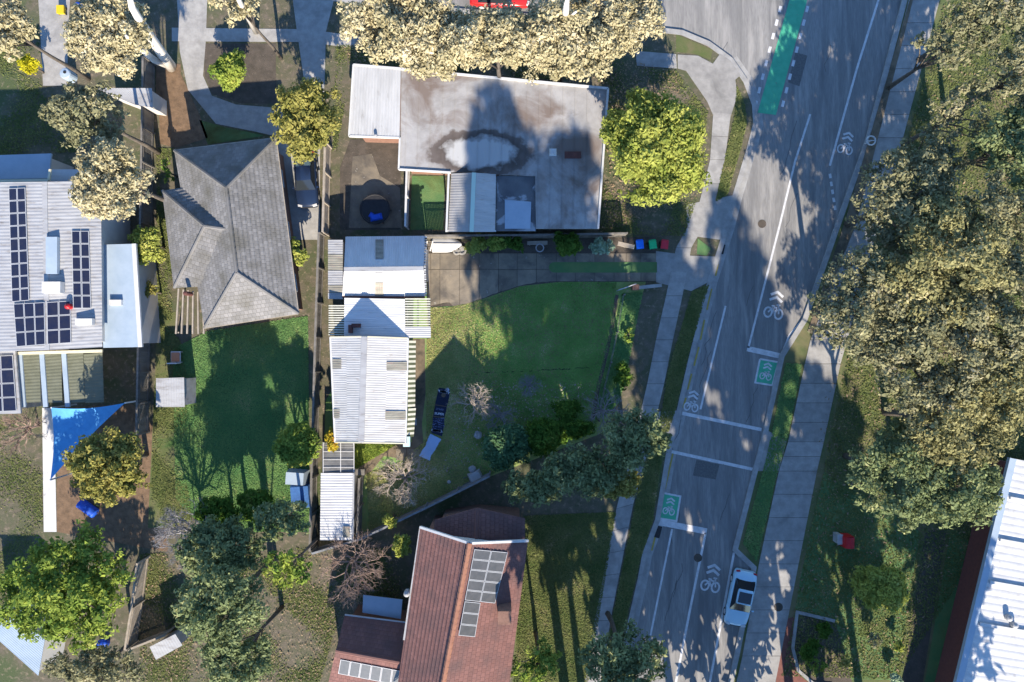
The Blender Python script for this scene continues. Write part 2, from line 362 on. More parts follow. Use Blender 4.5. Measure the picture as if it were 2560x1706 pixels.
for nm, pts, s in (('kerb', KW, 1), ('kerb', KE, -1)):
    mb = MB(); pp = P2(pts)
    mb.ribbon(pp, .32 if s < 0 else .12, .12 if s < 0 else .32, -.15, .02) if False else mb.ribbon(pp, .2, .2, -.15, .025)
    mb.build(nm, m_kerb, kind='structure')
mb = MB()      # concrete gutter beside the west kerb
mb.ribbon(P2(KW[9:-1]), .62, -.2, ZR + .003); mb.build('gutter', m_kerb, kind='structure')

# road paint: children of the road
def line(name, pts, w, mat=m_paint, z=ZR + .008):
    return MB().ribbon(P2(pts), w / 2, w / 2, z).build(name, mat, road)
line('edge_line', [(2210, -40), (2144, 170), (2076, 414)], .17)
line('lane_line', [(2027, 285), (1989, 403), (1948, 573), (1872, 870)], .16)
line('lane_line', [(1815, 765), (1752, 1024)], .15)
line('stop_line', [(1869, 872), (1950, 890)], .42)
line('crossing_line', [(1706, 1034), (1905, 1075)], .26)
line('crossing_line', [(1680, 1130), (1886, 1175)], .24)
line('stop_line', [(1645, 1306), (1768, 1330)], .48)
line('lane_line', [(1681, 1324), (1654, 1456), (1627, 1590)], .15)
line('lane_line', [(1765, 1334), (1727, 1520), (1690, 1710), (1660, 1850)], .18)
line('parking_line', [(1836, 1383), (1806, 1545), (1775, 1710)], .18)
line('parking_line', [(2008, 800), (1975, 838), (1958, 880)], .16)
for i in range(5): line('lane_dash', [(2076 + i * 3, 434 + i * 20), (2078 + i * 3, 445 + i * 20)], .2)
for (a, b), (c, d) in (((1962, -20), (1884, 285)), ((2030, -20), (1952, 285))):
    for i in range(9):
        t0, t1 = i / 9, i / 9 + .05
        line('lane_dash', [(a + (c - a) * t0, b + (d - b) * t0), (a + (c - a) * t1, b + (d - b) * t1)], .22)
for seg in ([(1812, 600), (1802, 630)], [(1796, 660), (1790, 690)], [(1780, 722), (1768, 775)], [(1762, 800), (1752, 850)], [(1748, 868), (1736, 915)], [(1730, 935), (1720, 975)], [(1716, 995), (1708, 1020)], [(1683, 1135), (1663, 1224)], [(1642, 1330), (1630, 1378)]):
    line('kerb_marking', seg, .13, m_paint_y)
sh = MB().poly([(p.x, p.y, ZR + .008) for p in P2([(1895, 281), (1941, 287), (2030, -40), (1986, -40)])]).build('green_bike_lane', m_green_lane, road)
def bike_symbol(px, py, ang, s=1.0, parent=road, z=ZR + .016):
    mb = MB(); c = P(px, py)
    def w(x, y): 
        ca, sa = math.cos(ang), math.sin(ang); return (c.x + s * (x * ca - y * sa), c.y + s * (x * sa + y * ca))
    for cx in (-.42, .42):
        ring = [w(cx + .3 * math.cos(t), -.55 + .38 * math.sin(t)) for t in np.linspace(0, 2 * math.pi, 15)]
        mb.ribbon(ring, .07 * s, .07 * s, z)
    for a, b in (((-.42, -.55), (-.1, -.1)), ((-.1, -.1), (.3, -.1)), ((.3, -.1), (0, -.55)), ((0, -.55), (-.1, -.1)), ((.42, -.55), (.27, .12)), ((.12, .14), (.42, .14)), ((-.25, 0), (.02, 0))):
        mb.ribbon([w(*a), w(*b)], .06 * s, .06 * s, z + .001)
    for k in (0, .42):
        mb.ribbon([w(-.5, .42 + k), w(0, .72 + k), w(.5, .42 + k)], .1 * s, .1 * s, z)
    return mb.build('bike_symbol', m_paint, parent)
bike_symbol(1938, 766, R(-12)); bike_symbol(1780, 1450, R(-12)); bike_symbol(1731, 1006, R(-12), .75); bike_symbol(2117, 360, R(-14), .8)
for q, ang in (([(1901, 898), (1947, 906), (1932, 964), (1889, 957)], -12), ([(1656, 1233), (1702, 1242), (1692, 1304), (1648, 1297)], -12)):
    w_ = P2(q); MB().poly([(p.x, p.y, ZR + .006) for p in w_[::-1]]).build('bike_box', m_green_lane, road)
    MB().ribbon(w_ + [w_[0]], .07, .07, ZR + .012).build('bike_box_border', m_paint, road)
    c_ = sum((Vector(x) for x in q), Vector((0, 0))) / 4; bike_symbol(c_.x, c_.y, R(ang), .62)

for q in ([(1742, 1150), (1800, 1162), (1790, 1200), (1733, 1190)], [(1990, 130), (2020, 138), (2000, 215), (1972, 205)]):
    sheet('asphalt_patch', q, ZR + .004, m_patch, road)
for x, y in ((1905, 560), (1745, 1395)): MB().lathe(P(x, y, ZR + .002), [(.02, 0), (.33, 0), (.33, .01), (.02, .01)], 18).build('manhole_lid', m_soil, road)
for a, b in (((1806, 610), (1800, 634)), ((1648, 1316), (1640, 1345))): MB().ribbon(P2([a, b]), .28, .28, ZR + .012, ZR + .03).build('drain_grate', m_dark, road)
for k in range(14):           # long cracks sealed with bitumen
    x, y = random.uniform(1700, 2080), random.uniform(80, 1640); x = 2110 - y * .27 + random.uniform(-150, 60) if y > 300 else x
    pts = [(x + random.uniform(-5, 5) - i * 4.5, y + i * 17) for i in range(random.randint(4, 9))]; line('crack_seal', pts, .05, m_patch, ZR + .005)
# footpaths: the two pavements, each a structure with its slabs as far as they can be told apart
def slab_path(name, left, right, z, mat, n_list, gap=.03):
    """left/right edge polylines of equal length; each span is cut into n slabs that are children"""
    base = MB()
    for i in range(len(left) - 1):
        base.poly([(p.x, p.y, z - .02) for p in (P(*left[i]), P(*right[i]), P(*right[i + 1]), P(*left[i + 1]))])
    root = base.build(name, m_soil, kind='structure')
    for i in range(len(left) - 1):
        n = n_list if isinstance(n_list, int) else n_list[i]
        L0, L1, R0, R1 = P(*left[i]), P(*left[i + 1]), P(*right[i]), P(*right[i + 1])
        for k in range(n):
            g = gap / max(.1, (L1 - L0).length); t0, t1 = k / n + g / 2, (k + 1) / n - g / 2
            MB().prism([L0.lerp(L1, t0), R0.lerp(R1, t0), R0.lerp(R1, t1), L0.lerp(L1, t1)], z - .03, z + random.uniform(-.003, .003)).build('paving_slab', mat, root)
    return root
slab_path('shared_footpath', [(2347, -290), (2272, 0), (2182, 345), (2127, 577), (2077, 720), (2026, 850), (2012, 910), (1970, 1105), (1947, 1178), (1897, 1410), (1856, 1640), (1841, 1706), (1797, 1920)],
          [(2422, -290), (2349, 0), (2257, 345), (2192, 577), (2158, 700), (2118, 850), (2101, 910), (2059, 1105), (2042, 1178), (1996, 1410), (1951, 1640), (1938, 1706), (1890, 1920)], .035, m_conc, [5, 6, 4, 2, 2, 1, 4, 2, 4, 4, 1, 4])
slab_path('west_footpath', [(1783, 281), (1775, 400), (1745, 520), (1690, 620), (1665, 740), (1640, 850), (1618, 960), (1580, 1120), (1541, 1272), (1487, 1551), (1462, 1706), (1430, 1900)],
          [(1827, 285), (1812, 400), (1785, 520), (1728, 620), (1706, 740), (1682, 850), (1660, 960), (1622, 1120), (1583, 1260), (1526, 1551), (1502, 1706), (1470, 1900)], .03, m_conc, [2, 2, 2, 2, 2, 2, 3, 3, 5, 3, 3])
sheet('corner_ramp', [(1694, 137), (1745, 140), (1782, 160), (1800, 135), (1826, 152), (1862, 205), (1850, 190), (1838, 200), (1843, 240), (1827, 290), (1783, 290), (1768, 255), (1715, 178), (1694, 172)], .028, m_conc)
sheet('corner_apron', [(1588, 128), (1690, 136), (1692, 172), (1592, 165)], .026, m_conc)
sheet('side_street_footpath', [(430, 70), (770, 74), (900, 92), (900, 124), (770, 106), (430, 104)], .03, m_conc)
# crossovers and driveways
sheet('crossover', [(1715, 512), (1836, 488), (1820, 556), (1800, 600), (1742, 592), (1716, 560)], .02, m_conc)
sheet('crossover', [(1640, 628), (1730, 640), (1794, 642), (1774, 704), (1728, 728), (1640, 706)], .018, m_conc)
sheet('crossover', [(1640, 1030), (1700, 1026), (1668, 1132), (1612, 1122)], .02, m_conc)
sheet('crossover', [(1918, 1076), (1966, 1104), (1946, 1178), (1890, 1178)], .02, m_conc)
sheet('verge', [(1842, 215), (1862, 262), (1866, 310), (1850, 375), (1818, 488), (1788, 505), (1816, 380), (1838, 285)], .012, m_verge)
sheet('verge', [(1690, 86), (1742, 108), (1782, 125), (1776, 150), (1740, 136), (1690, 130)], .012, m_verge)
sheet('verge', [(1744, 596), (1778, 622), (1766, 640), (1742, 636)], .024, m_lawn_dark)
sheet('verge', [(1730, 728), (1766, 715), (1716, 905), (1690, 1020), (1656, 1020), (1670, 930)], .012, m_verge)
sheet('verge', [(1612, 1130), (1660, 1130), (1632, 1300), (1600, 1385), (1590, 1450), (1562, 1560), (1530, 1706), (1500, 1706), (1530, 1551), (1588, 1260)], .012, m_verge)
sheet('verge', [(1964, 908), (2004, 912), (1967, 1100), (1930, 1082)], .03, m_lawn_dark)
sheet('verge', [(1904, 1190), (1943, 1176), (1891, 1403), (1857, 1358)], .03, m_lawn_dark)
sheet('verge', [(2274, 0), (2282, 0), (2140, 560), (2030, 835), (2018, 830), (2110, 560)], .045, m_path_dirt)
sheet('park_path', [(2314, 1326), (2366, 1326), (2307, 1706), (2280, 1900), (2225, 1900), (2255, 1706)], .012, m_soil)
sheet('park_lawn', [(2060, 1180), (2300, 1330), (2240, 1700), (1960, 1700), (2000, 1450)], .006, m_lawn_dark)
sheet('building_verge', [(2376, 1326), (2470, 1330), (2376, 1706), (2312, 1706)], .012, m_lawn_dark)
sheet('brick_path', [(1962, 1548), (1992, 1540), (1980, 1620), (1992, 1680), (2030, 1716), (2030, 1900), (1896, 1900), (1939, 1706)], .02, m_brick)
sheet('garden_bed', [(1994, 1535), (2090, 1560), (2130, 1706), (2030, 1706), (1996, 1672), (1984, 1620)], .014, m_soil)
MB().ribbon(P2([(2086, 1552), (1992, 1530), (1981, 1620), (1995, 1676), (2032, 1708), (2080, 1712)]), .12, .12, 0, .1).build('garden_edging', m_kerb, kind='structure')
MB().lathe(P(1946, 1518, .03), [(.02, 0), (.34, 0), (.34, .02), (.02, .02)], 18).build('manhole_cover', m_soil, kind='structure')

# the middle block: lawn, driveway of single concrete slabs, worn paths
LOT = [(800, 1345), (815, 1000), (1000, 700), (1068, 700), (1068, 620), (1640, 612), (1600, 760), (1545, 1000), (1500, 1085), (1230, 1190), (915, 1345)]
sheet('lawn', LOT, .006, m_lawn)
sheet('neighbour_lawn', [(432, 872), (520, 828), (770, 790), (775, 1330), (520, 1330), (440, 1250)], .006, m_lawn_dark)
sheet('side_path', [(1033, 848), (1062, 848), (1064, 985), (1055, 1060), (1060, 1125), (1020, 1150), (960, 1140), (920, 1190), (895, 1180), (905, 1150), (990, 1112), (1030, 1105)], .016, m_path_dirt)
dw = MB().poly([(p.x, p.y, .01) for p in P2([(1068, 632), (1068, 768), (1130, 766), (1200, 750), (1300, 716), (1400, 705), (1642, 705), (1642, 632)])]).build('driveway', m_soil, kind='structure')
xs = [1069, 1077, 1100, 1149, 1198, 1246, 1293, 1341, 1391]
def bot(x): return float(np.interp(x, [1069, 1100, 1124, 1130, 1149, 1180, 1198, 1220, 1246, 1293, 1341, 1391], [766, 760, 756, 765, 763, 757, 748, 741, 731, 716, 706, 704]))
def slab(pts): MB().prism([P(*p) for p in pts], .0, .045 + random.uniform(-.008, .008)).build('concrete_slab', m_conc_old, dw)
g = .55
for a, b in zip(xs, xs[1:]):
    slab([(a + g, 634), (b - g, 634), (b - g, 674 - g), (a + g, 674 - g)])
    mids = [x for x in np.arange(a + 6, b - 4, 9)]
    slab([(a + g, 674 + g), (b - g, 674 + g), (b - g, bot(b))] + [(x, bot(x) + random.uniform(-1.5, 1.5)) for x in mids[::-1]] + [(a + g, bot(a))])
xt = [1391, 1438, 1487, 1535, 1565, 1602, 1640]
for a, b in zip(xt, xt[1:]):
    slab([(a + g, 634), (b - g, 634), (b - g, 656), (a + g, 656)]); slab([(a + g, 682), (b - g, 682), (b - g, 703.5), (a + g, 703.5)])
st = [(1385 + 13 * math.cos(t), 669 + 13 * math.sin(t)) for t in np.linspace(math.pi * 1.5, math.pi * .5, 9)]
sheet('driveway_grass_strip', st + [(1642, 682), (1642, 656)], .062, m_lawn_dark)
sheet('soil_bed', [(1068, 606), (1640, 592), (1640, 632), (1068, 634)], .014, m_soil)
sheet('front_garden_bed', [(1556, 735), (1606, 730), (1560, 960), (1545, 1010), (1484, 1060), (1500, 970)], .012, m_soil)
MB().ribbon(P2([(1542, 738), (1528, 830), (1512, 900), (1496, 965), (1482, 1045)]), .14, .14, .0, .05).build('mowing_strip', m_soil, kind='structure')
# neighbours' paving
sheet('drive_apron', [(92, -70), (180, -70), (172, 60), (168, 215), (108, 215), (100, 60)], .022, m_conc)
sheet('curved_driveway', [(440, -50), (520, -50), (515, 100), (508, 190), (530, 240), (590, 262), (690, 270), (770, 300), (770, 360), (640, 330), (540, 310), (470, 225), (450, 130)], .024, m_conc)
sheet('carport_drive', [(728, -30), (840, -20), (815, 80), (812, 200), (800, 390), (800, 600), (700, 600), (690, 360), (756, 340), (760, 200), (740, 60)], .02, m_conc)
sheet('mulch_bed', [(395, 180), (450, 180), (500, 290), (520, 345), (440, 370), (400, 360)], .016, m_mulch)
sheet('round_garden_soil', [(510, 110), (690, 110), (690, 260), (600, 258), (530, 235), (512, 190)], .014, m_soil)
sheet('front_lawn', [(498, 300), (560, 318), (660, 340), (520, 362)], .016, m_lawn_dark)
sheet('gum_bed', [(390, 160), (452, 160), (452, 240), (390, 240)], .02, m_mulch)
sheet('back_patio', [(876, 350), (1002, 350), (1002, 575), (850, 575), (850, 420)], .02, m_soil)
sheet('patio_paving', [(882, 392), (930, 385), (950, 440), (1000, 470), (1005, 570), (872, 570)], .03, m_conc_old)
sheet('small_lawn', [(1030, 440), (1112, 440), (1108, 575), (1026, 575)], .022, m_lawn_dark)
sheet('white_path', [(106, 1020), (136, 1020), (142, 1330), (110, 1330)], .03, m_white)
sheet('sandy_yard', [(142, 1020), (330, 1010), (400, 1080), (420, 1380), (142, 1330)], .012, m_mulch)
sheet('side_yard', [(395, 780), (440, 780), (440, 1320), (370, 1320)], .014, m_verge)
sheet('red_house_yard', [(1310, 1290), (1540, 1280), (1470, 1706), (1280, 1706)], .008, m_verge)

# ================================================================== BUILDINGS
def walls(parent, pts, z_px, z1, mat, inset=.35, name='wall', z0=0.0):
    """wall box under a roof outline given by its photograph pixels at eave height z_px"""
    pp = [P(a, b, z_px) for a, b in pts]; c = sum(pp, Vector()) / len(pp); q = []
    n = len(pp); area = sum(pp[i].x * pp[(i + 1) % n].y - pp[(i + 1) % n].x * pp[i].y for i in range(n)); s = 1 if area > 0 else -1
    for i in range(n):
        a = (pp[i] - pp[i - 1]); b = (pp[(i + 1) % n] - pp[i]); a.z = b.z = 0; a.normalize(); b.normalize()
        na, nb = Vector((-a.y, a.x, 0)) * s, Vector((-b.y, b.x, 0)) * s; d = (na + nb); d = d / max(.4, d.length_squared) * 2
        q.append(pp[i] + d * inset)
    o = MB().prism(q, z0, z1).build(name, mat, parent); return q
def window(parent, a, b, z0, z1, frame=m_white, out=.03):
    """window set on the wall between ground points a and b (Vectors)"""
    a, b = Vector((a.x, a.y, 0)), Vector((b.x, b.y, 0)); d = (b - a).normalized(); n = Vector((d.y, -d.x, 0))
    f = MB(); up = Vector((0, 0, 1)); w = .07
    for p, q in ((a + up * z0, b + up * z0), (a + up * z1, b + up * z1)): f.bar(p + n * out, q + n * out, .08, w)
    for p in (a, b, (a + b) / 2): f.bar(p + up * z0 + n * out, p + up * z1 + n * out, w, .08)
    o = f.build('window', frame, parent)
    g = MB(); g.poly([a + up * z0 + n * .012, b + up * z0 + n * .012, b + up * z1 + n * .012, a + up * z1 + n * .012]).build('pane', m_glass, o)
def windows_along(parent, q, i, n, z0=1.0, z1=2.1, w=1.3):
    """n windows on wall side i of polygon q, facing outwards"""
    m = len(q); area = sum(q[k].x * q[(k + 1) % m].y - q[(k + 1) % m].x * q[k].y for k in range(m))
    a, b = (q[i], q[(i + 1) % m]) if area > 0 else (q[(i + 1) % m], q[i])
    L = (b - a).length
    for k in range(n):
        t = (k + .5) / n; c = a.lerp(b, t); d = (b - a).normalized() * min(w / 2, L / n * .4); window(parent, c - d, c + d, z0, z1)
def ridge(parent, pts, mat, r=.11, name='ridge_cap'):
    mb = MB()
    for a, b in zip(pts, pts[1:]):                                 # overlapping half-round caps
        n = max(1, int((b - a).length / .42))
        for i in range(n): mb.tube([a.lerp(b, i / n) + Vector((0, 0, .01)), a.lerp(b, min(1, (i + 1.12) / n)) + Vector((0, 0, .035))], [r * 1.25, r * 1.05], 7)
    mb.build(name, mat, parent, kind='stuff')
def gutter(parent, pts, mat=m_white, w=.13):
    mb = MB()
    for a, b in zip(pts, pts[1:]): mb.bar(a, b, w, .11)
    mb.build('roof_gutter', mat, parent)
def panel_grid(parent, quad, cols, rows, skip=(), glass=m_solar, gap=.03, lift=.09, name='solar_panel'):
    """quad: four Vectors (a,b along cols; d,c opposite)"""
    a, b, c, d = quad; N = (b - a).cross(d - a).normalized()
    if N.z < 0: N = -N
    f = lambda u, v: a.lerp(b, u).lerp(d.lerp(c, u), v) + N * lift
    gu, gv = gap / (b - a).length / 2, gap / (d - a).length / 2; bu, bv = .035 / (b - a).length, .035 / (d - a).length
    for j in range(rows):
        for i in range(cols):
            if (i, j) in skip: continue
            u0, u1, v0, v1 = i / cols + gu, (i + 1) / cols - gu, j / rows + gv, (j + 1) / rows - gv
            o4 = [f(u0, v0), f(u1, v0), f(u1, v1), f(u0, v1)]; i4 = [f(u0 + bu, v0 + bv), f(u1 - bu, v0 + bv), f(u1 - bu, v1 - bv), f(u0 + bu, v1 - bv)]
            mb = MB(); lo = [p - N * .04 for p in o4]
            mb.add(o4 + i4, [[0, 1, 5, 4], [1, 2, 6, 5], [2, 3, 7, 6], [3, 0, 4, 7]], 1); mb.add(i4, [[0, 1, 2, 3]], 0)
            mb.add(o4 + lo, [[0, 4, 5, 1], [1, 5, 6, 2], [2, 6, 7, 3], [3, 7, 4, 0]], 1)
            mb.build(name, [glass, m_alu], parent)
V = lambda a, b, z: P(a, b, z)

# ---- the white-roofed house of the middle block
ez, rz_ = 3.05, 4.65
hs = T('white_gable_house', 'long house with white corrugated gable roof beside the lawn', 'house', P(912, 980))
A, B, C, D = V(826, 843, ez), V(1020, 846, ez), V(1014, 1109, ez), V(838, 1106, ez)
r0, r1 = V(911, 842, rz_), V(903, 1107, rz_)
for q in ((A, D, r1, r0), (C, B, r0, r1)):                          # two courses of sheets on each slope, the upper lapping the lower
    a, b, c, d = q; m0, m1 = a.lerp(d, .5), b.lerp(c, .5); o = Vector((0, 0, .022))
    MB().corr(a, b, m1, m0, pitch=.17, amp=.0075).build('roof_sheet', m_white_roof, hs); MB().corr(m0.lerp(a, .05) + o, m1.lerp(b, .05) + o, c + o, d + o, pitch=.17, amp=.0075).build('roof_sheet', m_white_roof, hs)
mb = MB(); mb.bar(r0, r1, .42, .05); mb.build('ridge_cap', m_galv, hs)
gq = walls(hs, [(826, 843), (1020, 846), (1014, 1109), (838, 1106)], ez, 2.98, m_weather, .45)
for e0, e1, rr, ins in ((A, B, r0, -.4), (D, C, r1, .4)):
    o = Vector((0, ins, -.06)); MB().poly([e0 + o, e1 + o, rr + o]).build('gable_wall', m_weather, hs)
for a, b in ((A, r0), (r0, B), (D, r1), (r1, C)): MB().bar(a + Vector((0, 0, -.05)), b + Vector((0, 0, -.05)), .09, .16).build('barge_board', m_cream, hs)
gutter(hs, [B, C]); gutter(hs, [A, D])
def on_roof(px, py, e0, e1, k0, k1, lift=.05):
    """point on the plane e0-e1-k0 under photo pixel"""
    n = (e1 - e0).cross(k0 - e0).normalized(); o = Vector((0, 0, ALT)); d = P(px, py, 0) - o
    t = (e0 - o).dot(n) / d.dot(n); return o + d * t + (n if n.z > 0 else -n) * lift
for q, e in (([(966, 905), (1017, 905), (1017, 926), (966, 926)], (B, C, r0, r1)), ([(963, 1028), (1014, 1028), (1014, 1049), (963, 1049)], (B, C, r0, r1)),
             ([(832, 898), (854, 898), (854, 922), (832, 922)], (A, D, r0, r1)), ([(834, 1023), (851, 1023), (851, 1046), (834, 1046)], (A, D, r0, r1))):
    pq = [on_roof(x, y, *e) for x, y in q]; MB().corr(pq[0], pq[3], pq[2], pq[1], pitch=.17, amp=.0075).build('skylight_sheet', m_skylight, hs)
for px, py in ((904, 1004), (903, 1020), (903, 1066)):
    p = on_roof(px, py, A, D, r0, r1, .1); MB().lathe(p, [(.03, 0), (.09, 0), (.09, .12), (.03, .14)], 8).build('roof_vent', m_galv, hs)
for y0, y1 in ((852, 1018), (1022, 1094)):                         # striped window awnings under the east eave
    n = int((y1 - y0) / 6); a0, a1 = V(1021, y0, 2.75), V(1019 - (y0 - 850) * .02, y1, 2.75)
    aw = MB(); o = Vector((.5, 0, -.42))
    for k in range(n):
        p, q = a0.lerp(a1, k / n), a0.lerp(a1, (k + 1) / n); pp_, qq = p.lerp(q, .02), p.lerp(q, .98); aw.poly([pp_, qq, qq + o, pp_ + o], k % 2)
    aw.build('awning', [m_cream_slat, m_olive], hs)
windows_along(hs, gq, 1, 4); windows_along(hs, gq, 2, 2)
MB().box(V(1017, 1104, 2.6), (.5, .75, .35)).build('water_heater_cover', M('pale_cyan_paint', (.45, .6, .6)), hs)
MB().box(V(1034, 1055, .85), (.45, .5, .3)).build('meter_box', m_galv, hs)
MB().bar(V(1021, 1109, .0), V(1016, 1109, 3.0), .08).build('downpipe', m_white, hs)

# ---- skillion-roofed link between house and shed
lk = T('link_building', 'low corrugated iron room between the white house and shed, half under blue shade', 'outbuilding', P(930, 795))
lz = 3.0
q = [V(861, 745, lz - .12), V(1012, 748, lz - .12), V(1013, 843, lz + .02), V(860, 841, lz + .02)]
MB().corr(q[1], q[2], q[3], q[0], pitch=.17, amp=.0075).build('roof', m_galv if False else M('pale_link_iron', (.66, .655, .64), (.52, .515, .505), 1.3, rough=.55, wear=(.36, .35, .34), wscale=1.8, wth=(.6, .75), stretch=(.3, 3, 1)), lk)
lq = walls(lk, [(861, 745), (1012, 748), (1013, 843), (860, 841)], lz, 2.85, m_weather, .2)
mb = MB()
for k in range(12):
    y = 748 + k * 6.35; mb2 = MB(); mb2.bar(V(1013, y, lz - .1), V(1076, y, lz - .1), .09, .13); mb2.build('pergola_slat', m_cream_slat, lk)
for y in (750, 822): MB().bar(V(1073, y, 0), V(1073, y, lz - .2), .1).build('post', m_cream, lk)
for x in (1016, 1045, 1074): MB().bar(V(x, 747, lz - .22), V(x, 820, lz - .22), .07, .12).build('beam', m_olive, lk)
q = [V(1013, 819, lz - .02), V(1077, 819, lz - .02), V(1077, 845, lz + .02), V(1013, 845, lz + .02)]
MB().corr(q[1], q[2], q[3], q[0], pitch=.17).build('porch_roof', m_white_roof, lk)
for k in range(13):
    y = 765 + k * 6; MB().bar(V(822, y, lz - .15), V(864, y, lz - .15), .09, .12).build('pergola_slat', m_cream_slat, lk)
for x in (824, 862): MB().bar(V(x, 763, lz - .28), V(x, 840, lz - .28), .07, .12).build('beam', m_olive, lk)
mb = MB(); c0 = V(888, 818, lz); mb.box(c0 + Vector((-.28, -.15, .22)), (.24, .6, .55)); mb.box(c0 + Vector((.12, .1, .2)), (.6, .28, .5)); mb.build('chimney', m_terra, lk)

# ---- gable shed, blue in shade on the far side
sh_ = T('gable_shed', 'tall iron shed with brilliant white near roof slope and shaded far slope', 'shed', P(960, 680))
se, sr = 2.5, 3.95
n0, n1, s0, s1 = V(864, 592, se), V(1062, 590, se), V(856, 741, se), V(1062, 742, se); k0, k1 = V(860, 674, sr), V(1059, 672, sr)
MB().corr(s0, s1, k1, k0, pitch=.17).build('roof', m_white_roof_v, sh_); MB().corr(n1, n0, k0, k1, pitch=.17).build('roof', m_white_roof_v, sh_)
MB().bar(k0 + Vector((0, 0, .03)), k1 + Vector((0, 0, .03)), .32, .04).build('ridge_cap', m_galv, sh_)
sq = walls(sh_, [(864, 592), (1062, 590), (1062, 742), (856, 741)], se, 2.42, m_galv, .2)
for a, b, c, o in ((n0, s0, k0, .2), (n1, s1, k1, -.2)): MB().poly([a + Vector((o, 0, -.04)), b + Vector((o, 0, -.04)), c + Vector((o, 0, -.06))]).build('gable_wall', m_galv, sh_)
for e, q in (((s0, s1, k0, k1), [(938, 706), (959, 706), (959, 741), (938, 741)]), ((n0, n1, k0, k1), [(939, 600), (959, 600), (959, 648), (939, 648)])):
    pq = [on_roof(x, y, *e) for x, y in q]; MB().corr(pq[0], pq[1], pq[2], pq[3], pitch=.17).build('skylight_sheet', m_skylight, sh_)
pq = [on_roof(x, y, s0, s1, k0, k1) for x, y in [(936, 681), (959, 681), (959, 705), (937, 705)]]; MB().corr(*pq, pitch=.17).build('clear_sheet', m_white_roof, sh_)
mb = MB()
for a, b in ((n1, k1), (k1, s1)):
    for i in range(12):
        p = a.lerp(b, (i + .5) / 12); mb.box(p + Vector((.09, 0, -.03)), (.14, .09, .1), mi=i % 2)
mb.build('barge_fringe', [m_white, m_galv], sh_); gutter(sh_, [s0 + Vector((0, -.05, -.03)), s1 + Vector((0, -.05, -.03))], m_terra)
MB().box(V(1066, 662, 1.1), (.06, 2.4, 2.2)).build('door', m_galv, sh_)
an = T('shed_lean_to', 'narrow patched lean-to roof against the left end of the white shed', 'lean-to', P(845, 680))
for i, (y0, y1, m) in enumerate(((600, 636, m_galv), (637, 676, m_skylight), (677, 713, m_galv), (714, 732, m_skylight), (733, 748, m_galv))):
    q = [V(820, y0, 2.2), V(820, y1, 2.2), V(857, y1, 2.35), V(857, y0, 2.35)]; MB().corr(q[0], q[1], q[2], q[3], pitch=.17).build('roof_sheet', m, an)
walls(an, [(820, 600), (857, 600), (857, 748), (820, 748)], 2.2, 2.1, m_galv, .1)

# ---- carport and iron shed at the lower left of the block
cp = T('glazed_lean_to', 'grey see-through ribbed carport roof joining the white house to the streaky shed', 'carport', P(850, 1145))
cz = 2.35
for i, (a, b) in enumerate(((808, 851), (852.5, 885))):
    for j, (y0, y1) in enumerate(((1106, 1128), (1129, 1148), (1149, 1168), (1169, 1182))):
        q = [V(a, y0, cz), V(a, y1, cz), V(b, y1, cz), V(b, y0, cz)]; MB().corr(*q, pitch=.15).build('roof_panel', m_smoke_poly, cp)
for x in (808, 851.7, 885): MB().bar(V(x, 1106, cz + .04), V(x, 1182, cz + .04), .05).build('glazing_bar', m_white, cp)
for y in (1128.5, 1148.5, 1168.5): MB().bar(V(808, y, cz + .04), V(885, y, cz + .04), .04).build('glazing_bar', m_white, cp)
for x, y in ((884, 1110), (884, 1178), (810, 1110), (810, 1178)): MB().bar(V(x, y, 0), V(x, y, cz), .09).build('post', m_steel, cp)
bs = T('streaked_iron_shed', 'narrow shed with streaky old white iron roof at the bottom left of the block', 'shed', P(845, 1260))
q = [V(802, 1183, 2.4), V(884, 1183, 2.5), V(882, 1351, 2.5), V(800, 1351, 2.4)]
MB().corr(q[0], q[3], q[2], q[1], pitch=.2, amp=.012).build('roof', m_old_iron, bs)
walls(bs, [(802, 1183), (884, 1183), (882, 1351), (800, 1351)], 2.45, 2.34, m_galv, .12)
MB().box(V(866, 1330, 2.56), (.5, .8, .05)).build('skylight_sheet', m_skylight, bs); gutter(bs, [q[1], q[2]], m_galv)
MB().box(V(897, 1181, 1.2), (.9, .45, .12)).build('shelf', m_timber, bs)

